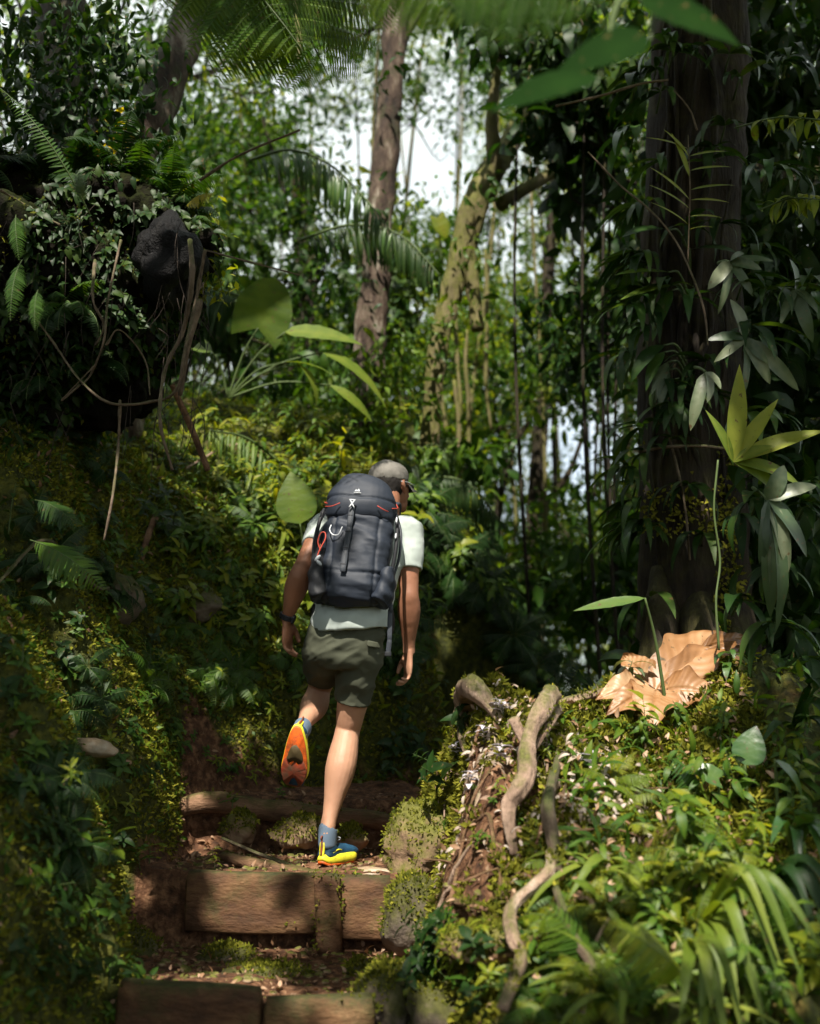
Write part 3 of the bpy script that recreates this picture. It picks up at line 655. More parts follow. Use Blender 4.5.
sleg(og, rh, rk, .66, .100, .079); sleg(og, lh, lk, .62, .098, .080)
shorts = part('shorts', fused(og, .0055, 10, wr_short), SHORT, hiker)
pf = G(); box(pf, rh+np.array([.052,-.103,-.005]), (.062,.006,.024), rot('Z', R(32))@rot('Y', R(8)), bev=.002)
part('pocket_flap', pf, SHORT, shorts, org=hiker.location)
# wristwatch band
wb = G(); dd = nrm(lw-le); M = frames(dd, np.array([0,-1.,0])); c0 = lw-dd*.012
ring = [c0+M[:, 0]*math.cos(a)*.0315+M[:, 2]*math.sin(a)*.0285 for a in np.linspace(0, 2*math.pi, 20)]
for o_ in (-.007, 0, .007): tube(wb, [p+dd*o_ for p in ring], [.0048]*20, 6, 1, cap=False)
box(wb, c0-M[:, 0]*.028+M[:, 2]*.014, (.012,.034,.03), M, bev=.003)
part('watch', wb, PACKD, hiker)

# ---- shoes. local frame: heel at origin, +Y toe, +Z up
def shoe(org, M, sock_top, sock_axis):
    gpart = globals()['part']
    def part(name, g, m, par, org=None, **k):
        if name != 'sock': 
            for V in g.V: V[:] = (V-org0)*.88+org0
        return gpart(name, g, m, par, org=org, **k)
    org0 = np.asarray(org, float).copy()
    Wf = lambda P: np.asarray(P)@M.T+org
    def outline(t):  # half widths (outer, inner) along the length
        return .034+.018*np.sin(np.pi*np.clip(t, 0, 1)*.95)**1.2+.012*math.exp(-((t-.72)/.18)**2)
    def stack(g, levels, n=30, full=False):
        rings = []
        for (z, grow, y0, y1, rock) in levels:
            th = np.linspace(0, 2*math.pi, n*2, endpoint=False); P = []
            for a in th:
                t = .5-.5*math.cos(a); side = 1 if math.sin(a) >= 0 else -1
                y = y0+(y1-y0)*t; w = outline(np.clip((y+.02)/.31, 0, 1) if full else t)*(abs(math.sin(a))**(.33 if full else .55))*grow
                P.append((side*w+.006*math.sin(t*3.1), y, z+rock*max(0, t-.68)**2*1.6+rock*.5*max(0, .12-t)**2*8))
            rings.append(P)
        V = np.array(rings).reshape(-1, 3); m = n*2; k = len(levels)
        i = np.arange(k-1)[:, None]*m; j = np.arange(m)[None]; jj = (j+1) % m; Q = np.stack([i+j, i+jj, i+m+jj, i+m+j], -1).reshape(-1, 4)
        c0, c1 = V[:m].mean(0), V[-m:].mean(0); V = np.vstack([V, c0, c1]); T = []
        for q_ in range(m): T += [(k*m, (q_+1)%m, q_), (k*m+1, (k-1)*m+q_, (k-1)*m+(q_+1)%m)]
        g.add(Wf(V), Q, T); return g
    so = stack(G(), [(.010,.98,-.014,.290,.25), (.016,1.06,-.022,.297,.25), (.028,1.12,-.027,.300,.2), (.042,1.05,-.018,.292,.14), (.050,.95,-.008,.282,.1), (.053,.85,.0,.27,.1)])
    root2 = part('midsole', so, YEL, hiker)
    def ol(P, z): return P
    def pad(y0, y1, z0, gr, mt, name, ln=.30):
        ou = stack(G(), [(z0,.90*gr,y0+.004,y1-.004,.25), (z0+.003,gr,y0,y1,.25), (z0+.012,gr,y0,y1,.25)], full=y0 > 0)
        V = ou.V[0]; q = (V-org)@M; q[:, 2] += .0018*np.sin(q[:, 1]*260)*np.sin(q[:, 0]*230+1)*(q[:, 2] < .012); ou.V[0] = Wf(q); return part(name, ou, mt, root2, org=hiker.location)
    pad(-.022, .293, .002, 1.02, ORG, 'outsole'); pad(.120, .290, -.001, .98, DORG, 'forefoot_tread')  # forefoot darkened so its colour carries the shade on the sole
    om = stack(G(), [(-.001,.60,.070,.165,.1), (.010,.74,.065,.17,.1)]); part('arch_shade', om, M_ARCH, root2, org=hiker.location)  # dark patch that paints in the shade at mid sole
    ug = G()
    loft(ug, [[*Wf((0,.002,.045)), .030,.012], [*Wf((0,.02,.05)), .036,.030], [*Wf((0,.10,.058)), .046,.040], [*Wf((.003,.17,.055)), .054,.036], [*Wf((.006,.235,.050)), .052,.030], [*Wf((.006,.278,.046)), .040,.020]], M[:, 2], 22, 5)
    loft(ug, [[*Wf((0,.052,.04)), .041,.060], [*Wf((0,.048,.075)), .041,.055], [*Wf((0,.040,.100)), .037,.047], [*Wf((0,.038,.108)), .034,.043]], M[:, 1], 22, 4)
    loft(ug, [[*Wf((0,.085,.085)), .024,.02], [*Wf((0,.13,.075)), .028,.022], [*Wf((0,.19,.060)), .028,.018]], M[:, 2], 16, 4)
    upper = part('upper', fused(ug, .0038, 3, lambda V, n: fbm(V*60, 2)*.0012), NAVY, hiker)
    tb = G(); box(tb, Wf((0,-.010,.078)), (.026,.010,.062), M@rot('X', -.10), bev=.003); part('heel_counter', tb, YEL, upper, org=hiker.location)
    tb = G(); box(tb, Wf((0,-.015,.085)), (.012,.008,.074), M@rot('X', -.10), bev=.003); tube(tb, [Wf((0,-.013,.118)), Wf((0,-.022,.128)), Wf((0,-.012,.136)), Wf((0,.0,.128))], [.004]*4, 6, 3)
    part('pull_tab', tb, DORG, upper, org=hiker.location)
    for s in (-1, 1):
        lg = G(); tube(lg, [Wf((s*.036,.03,.060)), Wf((s*.041,.075,.072)), Wf((s*.043,.13,.060))], [.003,.0035,.003], 6, 3)
        part('side_stripe', lg, YEL, upper, org=hiker.location)
    la_ = G()
    for k in range(5):
        y = .095+k*.022; z = .101-k*.0085
        tube(la_, [Wf((-.022,y,z-.004)), Wf((0,y+.004,z+.006)), Wf((.022,y,z-.004))], [.0022]*3, 6, 3)
    for s in (-1, 1): tube(la_, [Wf((0,.10,.106)), Wf((s*.022,.092,.125)), Wf((s*.034,.11,.118)), Wf((s*.012,.112,.104))], [.002]*4, 6, 4)
    part('laces', la_, LGREY, upper, org=hiker.location)
    sk = G(); ax = nrm(sock_axis); b = Wf((0,.036,.068))
    loft(sk, [[*b, .034,.044], [*(b*.4+sock_top*.6), .0365,.046], [*(sock_top), .0375,.044], [*(sock_top+ax*.005), .034,.040]], M[:, 1], 20, 3)
    part('sock', sk, SOCK, hiker)
    return upper
def thing_part(n): return None
def axes(fwd, up):
    y = nrm(np.asarray(fwd, float)); z = np.asarray(up, float); z = nrm(z-y*np.dot(z, y)); return np.stack([np.cross(y, z), y, z], -1)
Mr = axes((.40, .92, .0), (0, 0, 1)); ankle_local = np.array([0, .045, .085])
orgR = np.array([ra[0], ra[1], 0])-Mr@np.array([0,.040,0]); orgR[2] = FOOTZ-.002
up_r = shoe(orgR, Mr, np.array([ra[0], ra[1], FOOTZ+.140]), rk-ra)
# coloured badge with raised letters on the outer heel side of the standing shoe
bd = G(); Mb = Mr; pb = orgR+Mr@np.array([-.040,.072,.074]); Mbd = Mr@rot('Y', R(-6))
box(bd, pb, (.005,.056,.026), Mbd, bev=.002); badge = part('badge', bd, ORG, up_r, org=hiker.location)
Ml = axes((-.10, .42, -.90), (.18, 1.0, .45))
ankL = la+nrm(la-lk)*.045
orgL = ankL-Ml@np.array([0,.040,.075])
shoe(orgL, Ml, la+nrm(lk-la)*.015, lk-la)

def text_mesh(txt, size, mat, parent, M, pos, org, name='lettering', ext=.0006):
    cu = bpy.data.curves.new('t', 'FONT'); cu.body = txt; cu.size = size; cu.align_x = 'CENTER'; cu.align_y = 'CENTER'; cu.extrude = ext
    o = bpy.data.objects.new('t', cu); scene.collection.objects.link(o)
    dg = bpy.context.evaluated_depsgraph_get(); dg.update(); me = bpy.data.meshes.new_from_object(o.evaluated_get(dg), depsgraph=dg)
    bpy.data.objects.remove(o)
    for v in me.vertices: v.co = Vector(M@np.array(v.co)+pos-np.array(org))
    me.materials.clear(); me.materials.append(mat); q = bpy.data.objects.new(name, me); q.parent = parent; C.objects.link(q); return q
Mt = np.stack([-Mr[:, 1], Mr[:, 2], -Mr[:, 0]], -1)   # reads from outside the left flank of the shoe
text_mesh('HOKA', .019, DORG, badge, Mt, pb-Mr[:, 0]*.0032, hiker.location)

# ================================================================== RUCKSACK
pb_ = at(350, 606, 4.66); pt_ = at(364, 486, 4.76)        # centre line of the pack, bottom and top
PU = nrm(pt_-pb_); PN = nrm(np.array([-.03,-1,0.])-PU*np.dot(PU, np.array([-.03,-1,0.]))); PS = np.cross(PU, PN)*-1
if PS[0] < 0: PS = -PS
PM = np.stack([PS*.9, PN, PU], -1)                            # columns: right, outwards (to camera), up
def K(x, y, z): return pb_+PM@np.array([x, y, z])
pack = thing('backpack', K(0,0,0), 'charcoal hiking rucksack with coral piping on the climber\'s back', 'backpack')
kb = G()
loft(kb, [[*K(0,-.01,-.005), .090,.065], [*K(0,.0,.03), .122,.095], [*K(0,.012,.10), .136,.112], [*K(0,.012,.22), .146,.115], [*K(0,.008,.34), .145,.108], [*K(0,.0,.42), .135,.098], [*K(0,0,.46), .115,.085]], PN, 32, 4, power=2.7)
def kdisp(V, n):
    q = (V-pb_)@PM; w = .008*fbm(q*np.array([6,6,14]), 4)
    w += .0065*np.sin(q[:, 2]*75+q[:, 0]*22+4*vnoise(q*8))*np.clip(.35+fbm(q*6+2, 2), 0, 1)-.004*np.abs(vnoise(q*np.array([9,9,22])+7))
    w -= .006*np.exp(-((abs(q[:, 0])-.083)/.006)**2)*(q[:, 1] > .02)     # seams
    w -= .005*np.exp(-((q[:, 2]-.105-.1*abs(q[:, 0]))/.006)**2)*(q[:, 1] > 0)
    return w
main = part('main_bag', fused(kb, .0055, 3, kdisp), PACK, pack)
lg_ = G()
loft(lg_, [[*K(0,.0,.372), .140,.112], [*K(0,.006,.40), .152,.128], [*K(.002,.004,.45), .148,.124], [*K(.006,-.004,.50), .128,.104], [*K(.008,-.015,.522), .100,.075], [*K(.008,-.02,.536), .065,.05]], PN, 32, 4, power=2.5)
def ldisp(V, n):
    q = (V-pb_)@PM; return .007*fbm(q*np.array([7,7,10])+4, 3)+.004*np.sin(q[:, 0]*30+q[:, 2]*50+4*vnoise(q*6))*np.clip(fbm(q*5, 2)+.3, 0, 1)-.006*np.exp(-((q[:, 2]-.425-.10*abs(q[:, 0]))/.006)**2)
lid = part('lid', fused(lg_, .0055, 3, ldisp), PACK, pack)
def pp(name, g, m, par=pack, label=None): return part(name, g, m, par, label, org=pack.location)
def surf(x, z, off=.0):   # point just outside the front face of the bag
    a = .158; yy = .122*(max(0, 1-(abs(x)/a)**2.6))**(1/2.6)+.012; return K(x, yy+off, z)
# coral piping round the lid edge
for s in (-1, 1):
    g = G(); tube(g, [K(s*.150,.085,.405), K(s*.168,.04,.425), K(s*.165,-.03,.46), K(s*.14,-.06,.50)], [.0024]*4, 6, 4); pp('piping', g, PIPE, lid)
    g = G(); tube(g, [K(s*.155-.02*(s>0),.098,.385), K(s*.12,.128,.378), K(s*.085,.135,.392)], [.002]*3, 6, 4); pp('piping', g, PIPE, lid)
# front webbing ladder
g = G(); xs = [-.028,-.030,-.034,-.036]; zs = [.385,.29,.19,.10]
for a, b, c, d in zip(xs[:-1], zs[:-1], xs[1:], zs[1:]):
    p, q = surf(a, b, .006), surf(c, d, .006); L_ = np.linalg.norm(q-p); box(g, (p+q)/2, (.024, .004, L_+.004), np.stack([PS, nrm(np.cross(nrm(q-p), PS)), nrm(q-p)], -1), bev=.0015)
web = pp('daisy_chain', g, WEB)
g = G()
for z in (.34,.27,.20,.13):
    p = surf(-.031-.006*(.385-z)/.28, z, .0075)
    g = G(); box(g, p, (.026,.003,.004), PM, bev=.001); pp('bartack', g, PACKD, web)
for x0, x1 in ():
    g = G(); tube(g, [surf(x0, .39, .002), surf((x0+x1)/2, .25, .003), surf(x1, .10, .002)], [.003]*3, 6, 4); pp('seam_binding', g, PACKD)
# white cross-shaped buckle and small strap under the lid
g = G(); c = surf(-.028, .385, .022)
for a in (.6, -.6): box(g, c, (.007,.006,.042), PM@rot('Y', a), bev=.002)
box(g, c+PU*.016, (.030,.006,.006), PM, bev=.002); pp('buckle', g, LGREY)
# emblem: small white mountain peaks
g = G(); c = K(-.012,.139,.448)
for dx, h, w in ((-.007,.012,.012), (.004,.017,.014)):
    g.add([c+PM@np.array([dx-w/2,.0,0]), c+PM@np.array([dx+w/2,.0,0]), c+PM@np.array([dx,-.002,h]), c+PM@np.array([dx-w/2,-.004,0]), c+PM@np.array([dx+w/2,-.004,0]), c+PM@np.array([dx,-.006,h])], [(0,1,4,3), (1,2,5,4), (2,0,3,5)], [(0,1,2), (5,4,3)])
box(g, c+PM@np.array([0,-.001,-.006]), (.034,.0025,.003), PM, bev=.0008); pp('emblem', g, LGREY, lid)
# side straps, side pockets
for s in (-1, 1):
    g = G(); tube(g, [K(s*.168,.03,.40), K(s*.180,.05,.33), K(s*.183,.06,.24), K(s*.172,.04,.13), K(s*.150,.03,.06)], [.007,.008,.008,.008,.007], 8, 4); pp('side_strap', g, PACKD)
    g = G(); tube(g, [K(s*.166,-.03,.42), K(s*.195,-.01,.33), K(s*.198,.0,.22), K(s*.175,.0,.12)], [.006]*4, 8, 4); pp('compression_strap', g, WEB)
    g = G(); loft(g, [[*K(s*.128,.03,.012), .045,.07], [*K(s*.148,.03,.06), .042,.078], [*K(s*.156,.03,.13), .036,.078], [*K(s*.155,.03,.18-.03*s), .030,.072]], PN, 20, 4)
    pp('side_pocket', fused(g, .006, 2, lambda V, n: .004*fbm(V*22, 3)+.003*np.sin((V@nrm(np.array([.6,0,.8])))*110)), PACKD if s < 0 else PACK)
    for (xa, za) in ((.174,.36), (.178,.29)):
        g = G(); box(g, K(s*xa,.074,za), (.009,.010,.026), PM, bev=.003); pp('strap_adjuster', g, LGREY if s > 0 else PACKD)
# coral cord loop on the left pocket with a toggle
g = G(); tube(g, [K(-.150,.105,.19), K(-.166,.11,.225), K(-.158,.112,.262), K(-.140,.112,.266), K(-.134,.112,.24), K(-.150,.11,.20), K(-.160,.105,.165), K(-.150,.10,.14)], [.0028]*8, 6, 4); pp('cord_loop', g, PIPE)
g = G(); ellip(g, K(-.158,.112,.155), (.008,.008,.018), PM@rot('Y', .7), 10); ellip(g, K(-.148,.112,.135), (.008,.008,.016), PM@rot('Y', -.9), 10); pp('cord_toggle', g, LGREY)
g = G(); tube(g, [K(-.115,.115,.30), K(-.118,.125,.275), K(-.10,.135,.252), K(-.075,.135,.255), K(-.062,.132,.29)], [.0025]*5, 6, 4); pp('gear_loop', g, LGREY)
# hip belt, shoulder straps, dangling strap
g = G(); loft(g, [[*K(-.02,-.09,.03), .02,.045], [*K(.09,-.10,.02), .02,.05], [*K(.165,-.10,.0), .018,.046], [*K(.185,-.16,-.02), .014,.038], [*K(.17,-.25,-.03), .012,.03]], PU, 18, 4); pp('hip_belt', g, PACKD)
g = G(); loft(g, [[*K(.02,-.09,.03), .02,.045], [*K(-.12,-.11,.02), .02,.05], [*K(-.175,-.15,.01), .016,.046], [*K(-.17,-.23,-.01), .012,.038]], PU, 18, 4); pp('hip_belt', g, PACKD)
for s in (-1, 1):
    sh = rs if s > 0 else ls_
    p0 = K(s*.07,-.10,.40); p1 = np.array([shc[0]+s*.085, shc[1]-.05, shc[2]+.058]); p2 = np.array([shc[0]+s*.095, shc[1]+.05, shc[2]+.05]); p3 = np.array([che[0]+s*.11, che[1]+.135, che[2]+.04]); p4 = np.array([wai[0]+s*.13, wai[1]+.12, wai[2]+.06])
    g = G(); loft(g, [[*p0, .03,.010], [*p1, .032,.010], [*p2, .032,.010], [*p3, .028,.009], [*p4, .02,.007]], (0,-.3,1), 16, 5); pp('shoulder_strap', g, WEB)
g = G(); pts = [K(.168,.0,.06), K(.186,-.0,-.0), at(390,612,4.66), at(389.5,640,4.66), at(388,654,4.665)]
for a, b in zip(pts[:-1], pts[1:]):
    L_ = np.linalg.norm(b-a); d = nrm(b-a); box(g, (a+b)/2, (.020,.005,L_+.006), np.stack([nrm(np.cross(np.array([0,1.,0]), d)), np.cross(d, nrm(np.cross(np.array([0,1.,0]), d))), d], -1), bev=.0015)
pp('hanging_strap', g, WEB)
g = G(); box(g, pts[-1], (.028,.008,.02), bev=.002); pp('strap_end', g, PACKD)
g = G(); tube(g, [K(-.01,-.07,.50), K(.0,-.065,.545), K(.03,-.07,.55), K(.045,-.07,.50)], [.007]*4, 8, 4); pp('grab_handle', g, PIPE)

# ================================================================== STEPS, ROOTS, STONES
def boulder(name, c, r, mat, label, cat='rock', seed=0, lump=.22, M=None, seg=44, freq=2.6, group=None):
    if isinstance(c, tuple): c = gat(*c)-np.array([0,0,r[2]*.25])
    g = G(); ellip(g, (0,0,0), (1,1,1), None, seg); V = g.V[0]
    n = fbm(V*1.1+seed*5.7, 4)*lump+.06*fbm(V*6+seed, 3)*lump/.22*.8
    # a few chiselled flats
    rr = np.random.default_rng(seed+50)
    for _ in range(6):
        d = nrm(rr.normal(0, 1, 3)); h = rr.uniform(.72, .92); q = V@d; V = V-d*np.maximum(q-h, 0)[:, None]*.85
    V = V*(1+n)[:, None]*np.asarray(r)
    if M is not None: V = V@np.asarray(M).T
    g.V[0] = V+np.asarray(c)
    return solo(name, g, mat, label, cat, group)
def rel(px, py, Y, dz=0): p = at(px, py, Y); return np.array([p[0], p[1], p[2]+dz])

# retaining board under the hiker's foot
st = thing('wooden_step', at(290, 925, 4.6), 'upper step of two weathered planks under the hiker\'s foot', 'step')
zt = FOOTZ; ZB = .222
xl, xm, xrr = at(186,870,4.6)[0], at(318,870,4.6)[0], at(384,870,4.6)[0]
g = G(); box(g, ((xl+xm)/2, 4.615, zt-ZB/2), (xm-xl, .055, ZB), rot('Z', R(-1.5))@rot('Y', R(.8)), jit=.004, bev=.008); part('plank', g, M_WOOD, st, 'long brown plank', org=st.location)
g = G(); box(g, (xm+.045, 4.565, zt-.15), (.30, .05, .098), rot('Y', R(88)), jit=.003, bev=.008); part('stake', g, M_WOOD, st, 'short upright plank', org=st.location)
g = G(); box(g, ((xm+xrr)/2+.05, 4.61, zt-.13), (xrr-xm-.04, .05, .24), rot('Z', R(3)), jit=.006, bev=.008); part('plank', g, M_WOOD, st, org=st.location)
# lower board at the bottom of the picture
st2 = thing('wooden_step', at(250, 1020, 3.7), 'lowest step, a dark moss-spotted board at the bottom of the picture', 'step')
a, b, c = at(118, 975, 3.70), at(262, 992, 3.70), at(372, 992, 3.70)
g = G(); box(g, ((a[0]+b[0])/2, 3.70, (a[2]+b[2])/2-.12), (b[0]-a[0], .06, .24), rot('Y', R(2.2)), jit=.006, bev=.01); part('plank', g, M_WOOD, st2, org=st2.location)
g = G(); box(g, ((b[0]+c[0])/2+.01, 3.685, b[2]-.13), (c[0]-b[0], .06, .25), rot('Z', R(2)), jit=.007, bev=.01); part('plank', g, M_WOOD, st2, org=st2.location)
# the log step in front of the hiker
g = G(); pts = [at(166,806,5.36), at(205,794,5.40), at(270,802,5.42), at(330,808,5.42), at(372,812,5.42), at(412,822,5.40)]
tube(g, [p-np.array([0,0,.035]) for p in pts], [.030,.048,.050,.046,.042,.030], 20, 8, lump=.16, freq=9)
solo('log', g, M_LOG, 'long bent log lying across the path as the top step', 'log')
g = G(); tube(g, [at(222,856,4.85), at(262,866,4.78), at(310,874,4.75), at(345,876,4.78)], [.018,.026,.022,.01], 12, 6, lump=.25, freq=20)
solo('branch', g, M_LOG, 'short peeled branch lying behind the upper step board', 'branch')
# rocks: (name px py Y rx ry rz label)
boulder('boulder', at(438,846,4.8), (.20,.20,.165), M_ROCKB, 'large brown mossy boulder at the right end of the upper step', seed=1, lump=.3, seg=64)
boulder('boulder', at(410,918,4.5), (.125,.14,.15), M_ROCK, 'mossy green boulder below the large brown one beside the step', seed=2, lump=.2)
boulder('boulder', (486,942), (.14,.10,.055), M_ROCKB, 'flat brown root-like stone under the grey pebble on the mound flank', seed=3, lump=.25)
boulder('rock', (192,600), (.17,.16,.12), M_ROCK, 'grey mossy rock on the left bank level with the hiker\'s elbow', seed=4)
boulder('rock', (112,596), (.15,.15,.13), M_ROCK, 'round moss-covered rock further left on the bank', seed=5)
boulder('rock', gat(80,752,.05), (.095,.07,.036), M_STONE, 'smooth pale tan stone on the left moss bank', seed=6, lump=.12, M=rot('Y', R(8)))
boulder('rock', (268,972), (.14,.10,.035), M_ROCK, 'flat grey slab on the tread between the two lower steps', seed=7, lump=.15)
boulder('rock', (222,958), (.12,.10,.06), M_ROCK, 'dark stone half buried left of the flat slab', seed=8)
boulder('rock', (137,950), (.11,.11,.09), M_ROCK, 'dark stone at the left edge of the path', seed=9)
boulder('rock', (521,934), (.052,.04,.028), M_ROCKK if False else M_STONE, 'small smooth grey pebble on the mound flank', seed=10, lump=.06)
boulder('rock', (362,972), (.07,.07,.05), M_ROCK, 'small dark stone right of the flat slab', seed=11)
boulder('rock', at(385,1000,3.8), (.10,.12,.12), M_ROCK, 'mossy rock at the right end of the lowest step', seed=12)
boulder('rock', (445,1012), (.13,.14,.12), M_ROCK, 'rounded mossy rock low on the right verge', seed=13)
boulder('rock', at(370,872,4.74), (.085,.07,.02), M_STONE, 'flat pinkish stone just right of the standing shoe', seed=14, lump=.15)
boulder('rock', at(300,832,5.22), (.12,.06,.07), M_ROCKB, 'reddish stone set in the earth under the log', seed=15)
boulder('rock', at(240,830,5.2), (.08,.06,.07), M_ROCKB, 'brown stone under the left half of the log', seed=16)
boulder('rock', at(352,838,5.1), (.07,.06,.05), M_ROCKB, 'small reddish stone beside the hiker\'s ankle', seed=17)
# roots and branches on the mound
def gcl(px, py, off, far=4.85):
    p = gat(px, py, off)
    return p if p[1] < far or px < 400 else at(px, py, far-.1)
def root_(name, pts, rad, label, mat=M_ROOT, cat='root', lump=.2, seg=24, sm=16, ridge=.14, tw=0):
    g = G(); P = [at(*p) if p[2] > 0 else gcl(p[0], p[1], -p[2]) for p in pts]; tube(g, P, rad, seg, sm, lump=lump, freq=13, ridge=ridge)
    return solo(name, g, mat, label, cat)
root_('root', [(618,688,-.06), (582,697,-.10), (552,706,-.13), (533,724,-.15), (524,760,-.14), (528,800,-.12), (525,830,-.08), (519,860,-.02)], [.015,.020,.025,.030,.025,.027,.023,.013], 'thick pale root arching over the mound top and down', seg=22, lump=.2)
root_('root', [(562,706,-.08), (542,735,-.13), (530,765,-.10)], [.012,.015,.010], 'thin pale root twisted beside the thick arching root')
root_('root', [(520,748,-.12), (514,775,-.08), (510,798,-.04)], [.018,.016,.010], 'short forked root left of the thick arching root')
root_('root', [(548,865,-.04), (550,890,-.09), (541,925,-.10), (535,965,-.10), (525,1000,-.10), (520,1030,-.10)], [.012,.018,.018,.017,.015,.013], 'long pale bare root running down to the bottom edge')
root_('root', [(560,770,-.04), (558,820,-.09), (563,860,-.08), (566,885,-.04)], [.012,.018,.020,.012], 'upright mossy root right of the arching root', M_VINE)
root_('root', [(566,900,-.06), (580,945,-.08), (590,990,-.08), (598,1030,-.08)], [.010,.012,.012,.010], 'dark mossy hanging root near the bottom centre', M_VINE)
root_('root', [(458,716,-.02), (466,704,-.08), (486,702,-.07), (500,722,-.0)], [.022,.040,.040,.022], 'stubby knobbly root end on top of the mound', lump=.3)
root_('root', [(468,712,-.03), (466,735,-.03), (472,758,-.02)], [.012,.014,.010], 'short root hanging below the knobbly root end')
root_('root', [(405,880,-.02), (430,900,-.02), (465,905,-.02), (490,915,-.01)], [.008,.013,.012,.006], 'thin brown root crossing the scarred earth', M_LOG)
root_('root', [(440,935,-.01), (480,955,-.02), (520,958,-.02), (545,940,-.01)], [.020,.026,.022,.008], 'thick brown root lying along the foot of the mound', M_LOG, lump=.25)
root_('stick', [(-10,592,-.04), (45,591,-.04), (88,592,-.04), (114,586,-.05)], [.006,.008,.008,.006], 'thin straight stick lying across the dark left bank', M_VINE, 'stick')
root_('stick', [(238,461,-.12), (215,467,-.12), (180,480,-.08)], [.009,.008,.006], 'pale broken twig on the bright left slope', M_ROOT, 'stick')
root_('stick', [(172,385,5.1), (192,430,5.2), (208,470,5.3)], [.012,.013,.012], 'dead brown branch leaning against the root mass', M_LOG, 'branch')
root_('stick', [(150,520,-.05), (143,545,-.03), (141,562,-.0)], [.016,.015,.014], 'short dark stump of a sapling on the left bank', M_LOG, 'stump')
root_('stick', [(222,838,5.0), (262,855,4.9), (312,872,4.85)], [.006,.007,.005], 'thin twig slanting under the log', M_VINE, 'twig')
for k, (px, py, Y, a, L_) in enumerate([(425,885,4.4,.5,.16), (450,870,4.3,-.7,.2), (432,905,4.3,.2,.18), (470,930,4.1,1.2,.15), (400,925,4.4,-.9,.2), (445,925,4.2,2.2,.14), (495,880,4.2,.3,.2), (480,850,4.35,-.4,.17), (510,905,4.1,1.5,.12), (575,800,4.3,.2,.2), (610,840,4.2,-.3,.25), (640,800,4.35,.5,.2)]):
    p = gat(px, py, .012); d = np.array([math.cos(a), .2, math.sin(a)*.5])*L_
    g = G(); tube(g, [p-d/2, p+np.array([.01,0,.02]), p+d/2], [.003,.004,.002], 6, 5, lump=.2, freq=30)
    solo('twig', g, M_LOG, 'thin fallen twig on the lit earth of the mound', 'twig', 'fallen twigs on the mound')

# ------------------------------------------------------------------ giant dead leaf on top of the mound
DL0 = gat(662, 706, .05); DY = DL0[1]
dl = thing('dead_leaf', DL0, 'giant orange-brown dead leaf curled on top of the mound', 'dead leaf')
def lobe(base, tip, width, up, curl, tint=.5, n=64, m=10, ruf=.006, cup=.18):
    base, tip = np.asarray(base), np.asarray(tip); d = tip-base; L_ = np.linalg.norm(d); M = frames(nrm(d), np.asarray(up, float)); g = G(); V = []; tt = []
    for i_ in range(n+1):
        t = i_/n; w_ = width*(np.sin(np.pi*min(1, t**.85*.97+.02))**.95)*(1+.07*math.sin(t*23+tip[0]*7))+.002
        for j_ in range(-m, m+1):
            u = j_/m
            z = -curl*L_*(t**2)*.5+.10*L_*math.sin(t*3.1)+(u*u)*w_*cup+ruf*math.sin(t*11+u*2+tip[0]*9)*abs(u)*2+.0012*math.sin(t*60-abs(u)*12)*min(1, abs(u)*3)-.010*math.exp(-(u/.07)**2)
            V.append(base+M@np.array([u*w_*(1+.05*math.sin(t*17+u)), t*L_+.03*abs(u)*w_, z])); tt.append(tint+.09*math.sin(t*60-abs(u)*12)-.2*(abs(u) < .06)-.5*max(0, abs(u)-.8)*3-.4*(t > .9)+.25*fbm(np.array([[t*3+tip[0]*5, u*2, tip[2]]]), 3)[0])
    k = 2*m+1; i = np.arange(n)[:, None]*k; j = np.arange(k-1)[None]
    g.add(V, np.stack([i+j, i+j+1, i+k+j+1, i+k+j], -1).reshape(-1,4), tint=np.clip(tt, 0, 1)); return g
def D(px, py, dy): return at(px, py, DY+dy)
for (b_, t_, w_, up, cu, tn) in [((652,696,-.02), (724,630,.22), .115, (-.35,-1,.35), .12, .55), ((656,692,.0), (748,644,.16), .085, (-.1,-1,.5), .2, .4), ((652,692,-.04), (602,690,-.14), .075, (.05,-.9,.7), .45, .85), ((654,690,.02), (622,652,.12), .065, (-.2,-1,.3), .25, .7),
        ((656,690,-.05), (652,714,-.26), .09, (0,-1,.6), .5, .7), ((660,690,-.04), (716,690,-.12), .08, (.3,-1,.4), .35, .45), ((655,692,-.05), (612,706,-.2), .06, (.1,-1,.6), .4, .6), ((700,650,.1), (752,634,.18), .04, (.2,-1,.5), .4, .05)]:
    part('lobe', lobe(D(*b_), D(*t_), w_, up, cu, tn), M_BIGDEAD, dl, org=dl.location)
g = G(); tube(g, [D(722,632,.2), D(690,664,.08), D(664,690,-.06), D(640,704,-.12)], [.004,.006,.007,.008], 8, 6); part('midrib', g, M_BIGDEAD, dl, org=dl.location)

